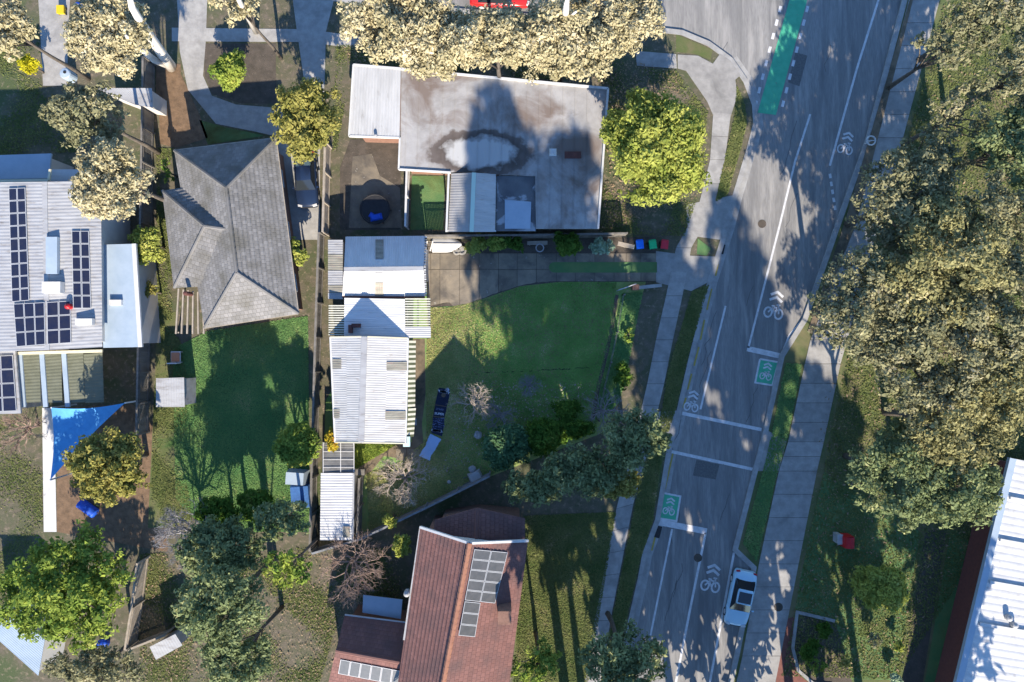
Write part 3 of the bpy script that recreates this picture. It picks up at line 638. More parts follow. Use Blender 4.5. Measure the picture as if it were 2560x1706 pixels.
# ---- the neighbour to the north: large stained flat roof
nb = T('stained_flat_roof_house', 'large house with wide low grey roof, dark oval stain and brown marks', 'house', P(1200, 330))
nz = 3.3
def stained():
    m = M('stained_membrane', (.36, .35, .34), (.26, .25, .24), .8, c3=(.17, .135, .115), s3=.3, th3=(.46, .64), bump=.15, bscale=12); t = m.node_tree; b = t.nodes['Principled BSDF']
    src = b.inputs['Base Color'].links[0].from_socket; g = nn(t, 'ShaderNodeNewGeometry')
    c = P(1200, 382, nz)
    mp = nn(t, 'ShaderNodeMapping'); mp.inputs['Location'].default_value = (-c.x / 5.0, -c.y / 2.2, 0); mp.inputs['Scale'].default_value = (1 / 5.0, 1 / 2.2, 0)
    t.links.new(g.outputs['Position'], mp.inputs[0]); 
    n = nn(t, 'ShaderNodeTexNoise'); n.inputs['Scale'].default_value = 1.3; n.inputs['Detail'].default_value = 6; t.links.new(g.outputs['Position'], n.inputs[0])
    ln = nn(t, 'ShaderNodeVectorMath', operation='LENGTH'); t.links.new(mp.outputs[0], ln.inputs[0])
    ad = nn(t, 'ShaderNodeMath', operation='MULTIPLY_ADD'); ad.inputs[1].default_value = .55; t.links.new(n.outputs[0], ad.inputs[0]); t.links.new(ln.outputs['Value'], ad.inputs[2])
    cr = nn(t, 'ShaderNodeValToRGB'); e = cr.color_ramp.elements; t.links.new(ad.outputs[0], cr.inputs[0])
    e[0].position = .0; e[0].color = (.6, .6, .6, 1); e[1].position = 1.0; e[1].color = (1, 1, 1, 0)
    for p_, c_ in ((.7, (.4, .4, .39, 1)), (.86, (.085, .07, .062, 1)), (1.02, (.12, .1, .09, 1)), (1.14, (.3, .29, .28, .15)), (1.3, (.3, .3, .3, 0))):
        k = e.new(min(p_ / 1.4, 1)); k.color = c_
    mm = nn(t, 'ShaderNodeMath', operation='DIVIDE'); mm.inputs[1].default_value = 1.4; t.links.new(ad.outputs[0], mm.inputs[0]); t.links.new(mm.outputs[0], cr.inputs[0])
    e[0].color = (.38, .38, .37, 1)
    x = nn(t, 'ShaderNodeMix', data_type='RGBA'); t.links.new(cr.outputs['Alpha'], x.inputs[0]); t.links.new(src, x.inputs[6]); t.links.new(cr.outputs[0], x.inputs[7]); t.links.new(x.outputs[2], b.inputs['Base Color']); return m
m_stain = stained()
Z0 = lambda pts, z: [P(a, b, z) for a, b in pts]
oA = [(884, 163), (1002, 172), (999, 345), (873, 341)]; oB = [(1003, 173), (1520, 222), (1495, 572), (1340, 572), (1338, 440), (997, 424), (1001, 345)]
q = Z0(oA, nz + .1); MB().corr(q[0], q[1], q[2], q[3], pitch=.2).build('roof', M('pale_grey_iron', (.46, .46, .455), (.38, .38, .375), 1.0, rough=.6, wear=(.27, .26, .25), wscale=1.5, wth=(.58, .75), stretch=(2, .5, 1)), nb)
MB().prism(Z0(oB, nz), nz - .2, nz).build('roof', m_stain, nb)
for k in range(17):                                                # standing seams of the metal deck
    x = 1018 + k * 30; yt = 174 + (x - 1003) * .095 + 2; yb = 423 + (x - 997) * .045 if x < 1338 else 570
    if x < 1496: MB().bar(V(x, yt, nz + .012), V(x - 6, yb, nz + .012), .035, .03).build('roof_seam', m_stain, nb)
mb = MB(); ed = Z0([(884, 163), (1003, 173), (1520, 222), (1495, 572)], nz + .03); [mb.bar(a, b, .14, .22) for a, b in zip(ed, ed[1:])]
ed = Z0([(884, 163), (873, 341), (1000, 345), (997, 424), (1127, 432)], nz + .03); [mb.bar(a, b, .12, .2) for a, b in zip(ed, ed[1:])]; mb.build('fascia', m_white, nb)
w1 = walls(nb, [(884, 163), (1520, 222), (1495, 572), (1340, 572), (1338, 440), (997, 424), (1001, 345), (873, 341)], nz, nz - .22, m_brickwall, .5)
windows_along(nb, w1, 1, 3); windows_along(nb, w1, 4, 2)
gz = nz + .65; c = [(1128, 432), (1184, 432), (1240, 436), (1120, 578), (1179, 578), (1238, 578)]
a0, a1, a2, b0, b1, b2 = V(1128, 434, nz - .1), V(1185, 432, gz), V(1240, 436, nz - .1), V(1120, 580, nz - .1), V(1179, 580, gz), V(1238, 580, nz - .1)
MB().corr(a0, b0, b1, a1, pitch=.2).build('carport_roof', M('grey_poly_roof', (.3, .295, .29), (.25, .245, .24), 1.2), nb); MB().corr(b2, a2, a1, b1, pitch=.2).build('carport_roof', m_white_roof, nb)
MB().bar(a1, b1, .3, .05).build('ridge_cap', M('mint_ridge', (.5, .62, .52)), nb)
MB().bar(V(1122, 434, nz), V(1116, 580, nz), .14).build('carport_beam', m_white, nb)
for x, y in ((1121, 578), (1238, 578)): MB().bar(V(x, y, 0), V(x, y, nz - .1), .12).build('carport_post', m_white, nb)
q = Z0([(1241, 440), (1338, 441), (1339, 578), (1240, 578)], nz - .25); MB().prism(q, nz - .35, nz - .25).build('lower_roof', M('dark_blue_grey_roof', (.14, .145, .15), (.09, .092, .1), .7, c3=(.3, .32, .34), s3=.4, th3=(.55, .6)), nb)
q = Z0([(1262, 500), (1328, 505), (1326, 572), (1262, 572)], nz - .2); MB().prism(q, nz - .24, nz - .18).build('roof_light', m_blue_roof, nb)
MB().box(V(1383, 380, nz + .15), (.55, .55, .3), taper=.7).build('roof_vent', m_white, nb); MB().box(V(1432, 388, nz + .05), (1.2, .5, .08)).build('roof_patch', m_terra, nb)
MB().lathe(V(940, 341, nz + .1), [(.05, 0), (.12, 0), (.12, .25), (.05, .3)], 10).build('roof_vent', m_galv, nb)
# ---- grey tiled house to the west
gh = T('grey_tiled_house', 'hip roof house in weathered grey tiles left of the block', 'house', P(580, 600))
e_, r_ = 3.0, 5.3
NW, NE, SE, SW = V(437, 377, e_), V(690, 346, e_), V(746, 784, e_), V(512, 820, e_)
ra, rb = V(566, 470, r_), V(592, 682, r_)
mb = MB(); mb.slope([NW, NE, ra]); mb.slope([NE, SE, rb, ra]); mb.slope([SE, SW, rb]); mb.slope([SW, NW, ra, rb]); mb.build('roof', m_grey_tile, gh)
wz = 2.9; wN, wS = V(407, 478, wz), V(436, 720, wz); wr0, wr1 = V(512, 566, 4.75), V(578, 575, 4.95)
wE, wF = V(505, 462, wz + .3), V(540, 715, wz + .35)
mb = MB(); mb.slope([wN, wE, wr1, wr0]); mb.slope([wN, wr0, wS]); mb.slope([wS, wr0, wr1, wF]); mb.build('wing_roof', m_grey_tile, gh)
ridge(gh, [NW, ra, NE], m_grey_tile); ridge(gh, [ra, rb, SE], m_grey_tile); ridge(gh, [rb, SW], m_grey_tile); ridge(gh, [wN, wr0, wr1], m_grey_tile); ridge(gh, [wr0, wS], m_grey_tile)
w2 = walls(gh, [(437, 377), (690, 346), (746, 784), (512, 820)], e_, 2.95, m_brickwall, .5); walls(gh, [(407, 478), (500, 470), (520, 718), (436, 720)], wz, 2.85, m_brickwall, .4, 'wing_wall')
windows_along(gh, w2, 1, 3); windows_along(gh, w2, 2, 2); windows_along(gh, w2, 0, 2)
gutter(gh, [NE, SE, SW], m_timber_pale); gutter(gh, [NW, NE], m_timber_pale)
MB().lathe(V(472, 735, 3.3), [(.05, -.4), (.16, -.4), (.16, .6), (.05, .65)], 10).build('flue', m_terra, gh)
for k in range(6): MB().bar(V(447 + k * 12, 722 + k * 2, 2.7), V(440 + k * 14, 835, 2.5), .1, .12).build('pergola_beam', m_timber_pale, gh)
for x in (446, 508): MB().bar(V(x, 832, 0), V(x, 832, 2.45), .1).build('pergola_post', m_timber_pale, gh)
# ---- solar-roofed house at the far left
so = T('solar_roof_house', 'pale metal roofed house covered in solar panels at the left edge', 'house', P(120, 660))
sz = 4.6
q = Z0([(-160, 458), (252, 452), (256, 868), (-160, 884)], sz); rr = [V(112, 455, sz + .55), V(118, 876, sz + .55)]
MB().corr(q[3], q[0], rr[0], rr[1], pitch=.25).build('roof', m_galv, so); MB().corr(q[1], q[2], rr[1], rr[0], pitch=.25).build('roof', m_galv, so)
MB().bar(*rr, .35, .06).build('ridge_cap', m_galv, so)
q2 = Z0([(124, 424), (216, 424), (222, 550), (128, 552)], sz - .3); MB().corr(q2[0], q2[1], q2[2], q2[3], pitch=.25).build('porch_roof', m_white_roof, so)
q3 = Z0([(-120, 392), (128, 384), (122, 446), (-120, 450)], 3.1); MB().prism(q3, 2.95, 3.1).build('flat_roof', m_blue_roof, so)
q4 = Z0([(256, 612), (336, 610), (352, 868), (258, 870)], 3.6); MB().prism(q4, 3.45, 3.6).build('wing_roof', m_blue_roof, so); MB().bar(q4[1], q4[2], .3, .2).build('wing_fascia', m_white, so)
w3 = walls(so, [(-160, 458), (252, 452), (256, 868), (-160, 884)], sz, sz - .1, m_render, .4); walls(so, [(256, 612), (336, 610), (352, 868), (258, 870)], 3.6, 3.4, m_render, .3, 'wing_wall')
walls(so, [(-120, 392), (128, 384), (122, 446), (-120, 450)], 3.1, 2.9, m_render, .25, 'porch_wall')
mb = MB(); mb.bar(V(-160, 456, sz + .06), V(122, 452, sz + .06), .2); mb.bar(V(122, 452, sz + .06), V(126, 424, sz), .15); mb.build('tan_fascia', m_cream, so); MB().bar(V(132, 551, sz - .2), V(220, 549, sz - .2), .14).build('tan_fascia', m_terra, so)
pl = lambda pts, e: [on_roof(x, y, *e, .02) for x, y in pts]
eW = (q[3], q[0], rr[0], rr[1]); eE = (q[1], q[2], rr[0], rr[1])
panel_grid(so, pl([(24, 472), (66, 470), (76, 752), (32, 756)], eW), 2, 9); panel_grid(so, pl([(36, 760), (114, 756), (116, 862), (44, 868)], eW), 3, 3); panel_grid(so, pl([(118, 756), (178, 752), (180, 858), (120, 862)], eE), 2, 3)
panel_grid(so, pl([(180, 578), (224, 578), (230, 772), (184, 772)], eE), 2, 6)
MB().box(pl([(138, 720)], eE)[0] + Vector((0, 0, .2)), (1.3, .8, .5)).build('roof_box', m_white, so); MB().box(pl([(216, 805)], eE)[0] + Vector((0, 0, .15)), (1.2, .45, .35)).build('roof_box', m_white, so); MB().box(V(290, 757, 3.72), (.9, .4, .25)).build('roof_box', m_white, so)
MB().box(pl([(135, 640)], eE)[0] + Vector((0, 0, .12)), (.8, 2.6, .3)).build('roof_light', m_blue_roof, so)
MB().lathe(pl([(177, 767)], eE)[0], [(.04, 0), (.2, 0), (.2, .4), (.04, .5)], 10).build('roof_vent', m_red, so)
pg = T('olive_pergola', 'olive panelled patio roof with pale blue beams behind the solar roofed house', 'pergola', P(150, 945))
for x0, x1 in ((52, 98), (112, 152), (168, 208), (209, 256)):
    MB().corr(*Z0([(x0, 886), (x0 + 4, 1008), (x1 + 4, 1006), (x1, 882)], 2.7), pitch=.25).build('roof_panel', M('olive_poly%d' % x0, (.12, .125, .085), (.15, .155, .11), 1.5, rough=.5), pg)
for x0 in (50, 105, 160): MB().bar(V(x0, 880, 2.75), V(x0 + 10, 1018, 2.75), .34, .14).build('beam', m_blue_roof, pg)
MB().bar(V(44, 884, 2.8), V(256, 878, 2.8), .22, .14).build('beam', m_cream, pg)
for x, y in ((62, 1012), (254, 1004)): MB().bar(V(x, y, 0), V(x, y, 2.65), .12).build('post', m_white, pg)
fp = T('solar_annex', 'low annex roof with a dark solar array at the far left edge', 'outbuilding', P(0, 960))
q = Z0([(-120, 884), (38, 878), (52, 1034), (-120, 1040)], 3.2); MB().prism(q, 3.05, 3.2).build('roof', m_galv, fp); walls(fp, [(-120, 884), (38, 878), (52, 1034), (-120, 1040)], 3.2, 3.0, m_render, .3)
panel_grid(fp, Z0([(-60, 892), (34, 888), (44, 1028), (-60, 1032)], 3.22), 3, 4)
# ---- red tiled house to the south
rh = T('red_tiled_house', 'two-storey terracotta tiled house with solar panels below the block', 'house', P(1150, 1520))
e_, r_ = 5.6, 8.0
E0, E1, Rg0, Rg1, F0, F1 = V(1051, 1318, e_), V(985, 1780, e_), V(1174, 1358, r_), V(1098, 1760, r_), V(1320, 1352, e_), V(1262, 1790, e_)
mb = MB(); mb.slope([E0, E1, Rg1, Rg0]); mb.slope([F1, F0, Rg0, Rg1]); mb.build('roof', m_red_tile, rh); ridge(rh, [Rg0, Rg1], M('orange_ridge_tile', (.33, .16, .1), (.26, .12, .08), 3), .15)
mb = MB(); o_ = Vector((0, -.35, -.05)); mb.poly([E0 + o_, F0 + o_, Rg0 + o_]); mb.build('gable_wall', m_render, rh)
mb = MB(); mb.bar(E0, Rg0, .16, .2); mb.bar(Rg0, F0, .16, .2); mb.build('barge_board', m_white, rh)
w4 = walls(rh, [(1051, 1318), (1320, 1352), (1262, 1790), (985, 1780)], e_, e_ - .1, m_brickwall, .5)
windows_along(rh, w4, 1, 3, 3.6, 4.8)
# lower rear roof
le = 4.4; q0, q1, q2, q3, q4, q5 = V(1088, 1300, le), V(1082, 1352, le), V(1192, 1270, le + 1.1), V(1190, 1400, le + 1.1), V(1312, 1296, le), V(1312, 1400, le)
mb = MB(); mb.slope([q0, q1, q3, q2]); mb.slope([q5, q4, q2, q3]); mb.build('rear_roof', m_red_tile, rh); ridge(rh, [q2, q3], m_red_tile, .12); walls(rh, [(1088, 1300), (1192, 1284), (1312, 1296), (1312, 1400), (1086, 1352)], le, le - .1, m_brickwall, .35, 'rear_wall')
MB().poly([q0 + Vector((.1, -.3, -.04)), q4 + Vector((-.1, -.3, -.04)), q2 + Vector((0, -.3, -.04))]).build('rear_gable', m_render, rh)
# lower left wing
we, wr = 3.3, 5.2
Wn0, Wn1 = V(862, 1538, we), V(1034, 1560, we); Wr0, Wr1 = V(840, 1626, wr), V(1070, 1668, wr); Ws0, Ws1 = V(812, 1745, we), V(1050, 1790, we)
mb = MB(); mb.slope([Wn0, Wn1, Wr1, Wr0]); mb.slope([Ws1, Ws0, Wr0, Wr1]); mb.build('wing_roof', m_red_tile, rh); ridge(rh, [Wr0, Wr1], m_red_tile, .13)
w5 = walls(rh, [(862, 1538), (1034, 1560), (1050, 1790), (812, 1745)], we, we - .1, m_brickwall, .4, 'wing_wall')
mb = MB(); mb.poly([Wn0 + Vector((.3, 0, -.05)), Ws0 + Vector((.3, 0, -.05)), Wr0 + Vector((.3, 0, -.05))]); mb.build('wing_gable', m_render, rh); gutter(rh, [Wn0, Wn1]); gutter(rh, [E0, V(1010, 1600, e_)], m_galv)
eR = (F0, F1, Rg0, Rg1)
panel_grid(rh, pl([(1184, 1372), (1268, 1380), (1236, 1508), (1160, 1500)], eR), 2, 5, glass=m_solar_glare); panel_grid(rh, pl([(1160, 1502), (1200, 1506), (1186, 1592), (1144, 1588)], eR), 1, 3, glass=m_solar_glare)
panel_grid(rh, pl([(852, 1646), (1008, 1676), (1003, 1712), (846, 1682)], (Ws0, Ws1, Wr0, Wr1)), 6, 1, glass=m_solar_glare)
MB().box(V(1262, 1530, 6.6), (.9, .9, 2.2)).build('chimney', m_brickwall, rh)
q = Z0([(908, 1488), (1006, 1500), (1002, 1548), (906, 1532)], 2.8); MB().prism(q, 2.72, 2.8).build('verandah_roof', m_blue_roof, rh); MB().bar(V(910, 1490, 0), V(910, 1490, 2.7), .12).build('verandah_post', m_white, rh)
MB().lathe(V(1018, 1482, 5.6), [(.05, -.2), (.22, -.2), (.22, .3), (.05, .45)], 10).build('roof_vent', m_galv, rh)
# ---- big white hall at the lower right
wh = T('white_metal_hall', 'large hall with bright white ribbed metal roof at the lower right corner', 'hall', P(2520, 1500))
hz = 3.0
q = Z0([(2530, 1146), (3300, 1300), (3100, 2200), (2300, 2100)], hz); MB().corr(q[0], q[3], q[2], q[1], pitch=.55, amp=.02).build('roof', m_white, wh)
MB().bar(q[0], q[3], .5, .3).build('roof_gutter', m_blue_roof, wh); walls(wh, [(2530, 1146), (3300, 1300), (3100, 2200), (2300, 2100)], hz, hz - .15, M('red_brown_brick', (.16, .06, .05), (.12, .05, .045), 5), .4)
for k in range(4):
    a, b = q[0].lerp(q[3], .1 + k * .11), q[1].lerp(q[2], .1 + k * .11); MB().bar(a + (b - a) * .02 + Vector((0, 0, .09)), b + Vector((0, 0, .09)), .22, .18).build('roof_rib', m_white, wh)
for x, y in ((2516, 1542), (2530, 1560)): MB().lathe(V(x, y, hz), [(.05, 0), (.22, 0), (.22, .4), (.05, .5)], 10).build('roof_vent', m_galv, wh)
# ---- small outbuildings
def hut(name, label, pts, z, mat, wm=m_galv, cat='shed', corr=True):
    c = sum((Vector(p) for p in pts), Vector((0, 0))) / len(pts); t = T(name, label, cat, P(c.x, c.y)); q = Z0(pts, z)
    q[0].z += .12; q[1].z += .12
    (MB().corr(q[0], q[1], q[2], q[3], pitch=.2) if corr else MB().slope(q)).build('roof', mat, t); walls(t, pts, z, z - .06, wm, .12); return t
hut('garden_shed', 'small pale square shed roof beside the shaded neighbour lawn', [(392, 946), (462, 944), (462, 1018), (390, 1018)], 2.2, m_galv)
hut('white_shed', 'little white sloping shed roof near the bottom left boundary', [(376, 1616), (440, 1584), (456, 1614), (390, 1650)], 2.2, m_galv)
hut('blue_roof_annex', 'pale blue iron roof in the bottom left corner', [(-60, 1546), (50, 1546), (112, 1600), (96, 1690)], 3.0, m_blue_roof, m_render, 'outbuilding')
hut('low_verandah', 'long pale strip of iron roof below the left gum tree', [(240, 222), (382, 222), (382, 270), (335, 262)], 2.4, m_galv, m_render, 'lean-to')

# ================================================================== FENCES AND SMALL THINGS
def fence(name, pts, h, label, mat=m_timber, step=2.4, pale=True, cat='fence'):
    pp = P2(pts); t = T(name, label, cat, pp[0]); up = Vector((0, 0, 1))
    rails = MB(); pal = MB(); k = 0
    for a, b in zip(pp, pp[1:]):
        L = (b - a).length; d = (b - a).normalized(); n = Vector((-d.y, d.x, 0)); m = max(1, round(L / step))
        for i in range(m + (b is pp[-1])):
            c = a + d * L * i / m; MB().box(c + up * (h / 2) + n * .06, (.1, .1, h), math.atan2(d.y, d.x)).build('post', mat, t)
        for z in ((.3, h - .25) if pale else (.25, .6, h - .04)): rails.bar(a + up * z + n * .02, b + up * z + n * .02, .045 if pale else .02, .08 if pale else .02)
        if pale:
            m = int(L / .115)
            for i in range(m):
                c = a + d * (i + .5) * L / m; hh = h + random.uniform(-.03, .03); pal.box(c + up * hh / 2 - n * .02, (.1, .022, hh), math.atan2(d.y, d.x) + random.uniform(-.03, .03))
            pal.bar(a + up * (h + .05), b + up * (h + .05), .15, .04)
    rails.build('rail', mat, t)
    if pale: pal.build('paling_panel', mat, t, kind='stuff')
    return t
fence('boundary_fence', [(795, 1368), (915, 1332), (1070, 1258), (1226, 1180)], 1.7, 'grey paling fence slanting along the lower side of the block', M('silver_timber', (.24, .25, .26), (.16, .165, .17), 2.2))
fence('boundary_fence', [(812, 590), (806, 760), (796, 1100), (790, 1362)], 1.7, 'long grey paling fence left of the white roofed house and sheds')
fence('boundary_fence', [(828, 372), (822, 590)], 1.8, 'pale paling fence between the carport drive and the trampoline patio', m_timber_pale)
fence('boundary_fence', [(1070, 598), (1300, 596), (1560, 592)], 1.6, 'grey paling fence behind the hedges along the driveway')
fence('side_fence', [(388, 165), (384, 420), (380, 640)], 1.8, 'tall grey fence running down beside the leaning white gum', m_timber)
fence('side_fence', [(378, 780), (372, 1080)], 1.8, 'grey timber fence between the pergola yard and the shaded lawn', m_timber)
fence('side_fence', [(374, 1390), (360, 1500), (344, 1600)], 1.8, 'old fence right of the big yellow-green tree', m_timber_pale)
fence('side_fence', [(344, 1604), (440, 1566)], 1.6, 'short brown fence behind the little white shed', m_timber_pale)
fence('side_fence', [(1024, 426), (1020, 574)], 1.4, 'thin white fence along the left of the small lawn', m_white)
fence('front_fence', [(1556, 738), (1540, 830), (1524, 905), (1508, 970), (1494, 1050)], .9, 'low open wire and rail fence along the front garden bed', m_timber, pale=False)
fence('shed_fence', [(909, 1186), (904, 1330)], 1.6, 'dark fence right of the streaky iron shed', m_timber)

# gates
g = T('driveway_gate', 'grey steel gate standing half open by the driveway', 'gate', P(1541, 728))
a, b = P(1541, 728), P(1584, 713); up = Vector((0, 0, 1))
for z in (.15, .6, 1.05): MB().bar(a + up * z, b + up * z, .06).build('rail', m_steel, g)
for t_ in (0, .33, .66, 1): MB().bar(a.lerp(b, t_) + up * .1, a.lerp(b, t_) + up * 1.1, .05).build('bar', m_steel, g)
g = T('front_wall_stub', 'short white masonry wall beside the open gate', 'wall', P(1610, 718))
MB().box(P(1586, 720) + up * .35, (.5, .4, .7)).build('pier', m_brickwall, g); a, b = P(1594, 721), P(1650, 715)
MB().bar(a + up * .3, b + up * .3, .2, .6).build('wall', m_white, g); MB().bar(a + up * .63, b + up * .63, .26, .06).build('coping', m_kerb, g)
# bins
def bin_(px, lid, label, py=616):
    c = P(px, py); t = T('wheelie_bin', label, 'bin', c, 'wheelie bins by the driveway', random.uniform(-.15, .15))
    MB().box((0, 0, .5), (.46, .52, .95), taper=1.16).build('body', m_binbody, t, local=True)
    l = MB(); l.box((0, -.01, 1.0), (.58, .66, .06), taper=.94); l.box((0, -.01, 1.045), (.46, .5, .04), taper=.85); l.build('lid', lid, t, local=True)
    MB().bar((-.25, .36, .95), (.25, .36, .95), .05).build('handle', lid, t, local=True)
    for s in (-1, 1): MB().lathe((s * .25, .25, .1), [(.03, -.03), (.1, -.03), (.1, .03), (.03, .03)], 12, ax='x').build('wheel', m_tyre, t, local=True)
bin_(1594, m_bluelid, 'dark wheelie bin with a bright blue lid'); bin_(1626, m_greenlid, 'dark wheelie bin with a bright green lid'); bin_(1655, m_redlid, 'dark wheelie bin with a red lid beside the green-lidded one')
# junk by the shed
for px, py, r, lab in ((1142, 629, .3, 'pale worn tyre lying flat beside the white board'), (1155, 627, .36, 'larger dusty tyre lying half under the yellow-green hedge')):
    t = T('tyre', lab, 'tyre', P(px, py), 'tyres lying by the driveway')
    o = MB(); o.lathe((0, 0, .02), [(r * .5, 0), (r * .92, 0), (r, .06), (r, .14), (r * .92, .2), (r * .62, .2), (r * .56, .12)], 20); o.build('casing', M('dusty_rubber%d' % px, (.36, .34, .3), (.22, .21, .19), 5), t, local=True)
    MB().lathe((0, 0, .03), [(.02, .0), (r * .5, .0), (r * .5, .08), (.07, .1)], 16).build('rim', m_white, t, local=True)
t = T('white_dinghy', 'upturned white dinghy lying between the shed and the hedge', 'boat', P(1118, 612))
mb = MB(); mb.smooth = True; n = 12; rows = []
for i in range(n + 1):
    u = i / n; x = -1.15 + 2.3 * u; w = .62 * (1 - max(0, (u - .45) / .55) ** 2 * .85); hgt = .42 * (1 - .25 * u)
    rows.append([(x, w * math.cos(a_), .05 + hgt * max(0, math.sin(a_)) ** .7) for a_ in np.linspace(0, math.pi, 9)])
mb.add([v for r_ in rows for v in r_], [[i * 9 + k, i * 9 + k + 1, (i + 1) * 9 + k + 1, (i + 1) * 9 + k] for i in range(n) for k in range(8)]); mb.add(rows[0], [list(range(9))]); mb.build('hull', m_white, t, local=True)
MB().bar((-1.1, 0, .5), (1.0, 0, .4), .06).build('keel', m_white, t, local=True)
t = T('old_ladder', 'short pale ladder leaning by the shed corner', 'ladder', P(1082, 620))
for s in (-1, 1): MB().bar(P(1070 + s * 6, 628) + up * .1, P(1078 + s * 7, 606) + up * .7, .07).build('rail', m_white, t)
for k in range(5): 
    u = (k + .5) / 5; MB().bar(P(1064, 628).lerp(P(1071, 606), u) + up * (.1 + .6 * u), P(1076, 628).lerp(P(1085, 606), u) + up * (.1 + .6 * u), .05).build('rung', m_timber_pale, t)
t = T('plant_pot', 'round grey pot standing in the dark bed behind the driveway', 'pot', P(1349, 622))
MB().lathe((0, 0, 0), [(.2, 0), (.3, .42), (.34, .42), (.34, .48), (.27, .48), (.25, .4)], 18).build('pot', m_galv, t, local=True); MB().lathe((0, 0, .38), [(.02, 0), (.25, 0), (.25, .03), (.02, .03)], 14).build('soil', m_soil, t, local=True)
t = T('plank_bench', 'weathered plank bench against the fence between the hedges', 'bench', P(1343, 610))
for k in range(3): MB().bar(P(1318, 607 + k * 3.2) + up * .45, P(1368, 606 + k * 3.2) + up * .45, .09, .04).build('plank', m_timber_pale, t)
for x in (1324, 1362): MB().box(P(x, 610) + up * .21, (.08, .3, .42)).build('leg', m_timber, t)
t = T('letterbox', 'long pale letterbox on a post beside the bins', 'letterbox', P(1560, 619))
a, b = P(1540, 613), P(1579, 622); MB().bar(a + up * .9, b + up * .9, .3, .22).build('box', m_timber_pale, t); MB().bar(b + up * .9 + (a - b) * .0, b + up * .9 + (b - a) * .02, .32, .24).build('front', M('pale_teal', (.42, .52, .5)), t); MB().box(P(1560, 618) + up * .4, (.1, .1, .8)).build('post', m_timber, t)
# long printed sheet on the lawn
bn = T('printed_banner', 'long navy printed sheet spread on the lawn reading SUPER', 'banner', P(1090, 1030))
def pxb(x, y): return (1030 + x / 7.467, 950 + y / 7.467)
def ragged(L, Rr, n=7, j=4):
    out = []
    for pts in (L, Rr[::-1]):
        for a, b in zip(pts, pts[1:]):
            for i in range(n): t_ = i / n; out.append((a[0] + (b[0] - a[0]) * t_ + random.uniform(-j, j), a[1] + (b[1] - a[1]) * t_ + random.uniform(-j, j)))
        out.append(pts[-1])
    return out
def lay(name, poly, z, mat, par, th=.02): return MB().prism([P(*pxb(x, y)) for x, y in poly], z, z + th).build(name, mat, par)
lay('sheet', ragged([(500, 150), (468, 300), (430, 460)], [(712, 175), (700, 300), (655, 495)]), .06, m_navy, bn); lay('sheet', ragged([(432, 462), (412, 590), (398, 680)], [(655, 498), (630, 620), (606, 705)]), .065, m_navy, bn)
lay('sheet', ragged([(392, 690), (385, 850), (362, 985)], [(606, 712), (596, 860), (565, 1055)]), .07, m_navy, bn)
lay('seam', [(428, 456), (652, 494), (652, 506), (428, 468)], .09, m_tan, bn); lay('seam', [(394, 674), (612, 694), (610, 708), (394, 688)], .095, m_tan, bn)
lay('stripe', [(484, 182), (712, 228), (711, 240), (484, 193)], .085, m_print, bn, .004); lay('stripe', [(372, 940), (575, 966), (574, 978), (372, 952)], .095, m_print, bn, .004)
def text(s, x, y, size, rot, mat, flip=False):
    cu = bpy.data.curves.new('lettering', 'FONT'); cu.body = s; cu.size = size; cu.align_x = 'CENTER'; cu.align_y = 'CENTER'; cu.extrude = .002; cu.offset = size * .028
    tmp = bpy.data.objects.new('tmp', cu); COL.objects.link(tmp); dg = bpy.context.evaluated_depsgraph_get(); me = bpy.data.meshes.new_from_object(tmp.evaluated_get(dg)); bpy.data.objects.remove(tmp)
    me.materials.clear(); me.materials.append(mat); o = bpy.data.objects.new('lettering', me); COL.objects.link(o); p = P(*pxb(x, y)); o.parent = bn
    o.location = Vector((p.x, p.y, .1)) - ORG[bn.name]; o.rotation_euler = (0, 0, rot); o.scale = (1.12, -1 if flip else 1, 1) if not flip else (1.1, -1, 1)
    return o
text('SUPER', 512, 634, .24, R(-7), m_print); text('SUPER', 526, 545, .2, R(-8), m_printdim, True)
mk = MB()
for (x0, y0, x1, y1, n) in ((516, 205, 682, 240, 16), (378, 932, 548, 956, 18)):      # a line of small print too fine to read
    for i in range(n):
        u = (i + .5) / n; x, y = x0 + (x1 - x0) * u, y0 + (y1 - y0) * u; p = P(*pxb(x, y)); mk.box((p.x, p.y, .1), (.09 if i % 3 else .13, .2 if i % 4 else .14, .004), R(-9))
mk.build('small_print', m_print, bn, kind='stuff'); mk = MB()
for x, y in ((655, 180), (676, 185), (664, 200), (652, 196)): p = P(*pxb(x, y)); mk.box((p.x, p.y, .1), (.2, .1, .004), R(-9)); mk.box((p.x, p.y, .1005), (.06, .28, .004), R(-9))
mk.build('emblem', m_print, bn)
MB().lathe(P(*pxb(588, 286), .09), [(.02, 0), (.17, 0), (.17, .004), (.02, .004)], 16).build('badge', m_tan, bn)
mk = MB()
for x0, l in ((410, 150), (450, 190), (500, 60), (520, 150), (560, 170), (600, 180)):
    for k in range(5):
        y = 715 + l * k / 4 + random.uniform(0, 12); p = P(*pxb(x0 - k * 3 + random.uniform(-4, 4), y)); mk.box((p.x, p.y, .1), (random.uniform(.04, .22), random.uniform(.03, .12), .004), R(random.uniform(-30, 20)))
mk.build('faded_marks', m_printdim, bn, kind='stuff')
t = T('pale_blue_sheet', 'ragged pale blue sheet lying at the foot of the navy banner', 'tarp', P(1075, 1118))
lay('sheet', ragged([(345, 1005), (290, 1110), (262, 1220), (180, 1330), (135, 1418)], [(545, 1105), (490, 1200), (430, 1310), (355, 1420), (338, 1505)], 6, 6), .03, m_lightblue, t, .05)
lay('fold', [(205, 1345), (330, 1395), (328, 1402), (204, 1352)], .08, m_lightblue, t, .02); lay('fold', [(300, 1130), (440, 1190), (438, 1197), (299, 1138)], .08, m_lightblue, t, .02)
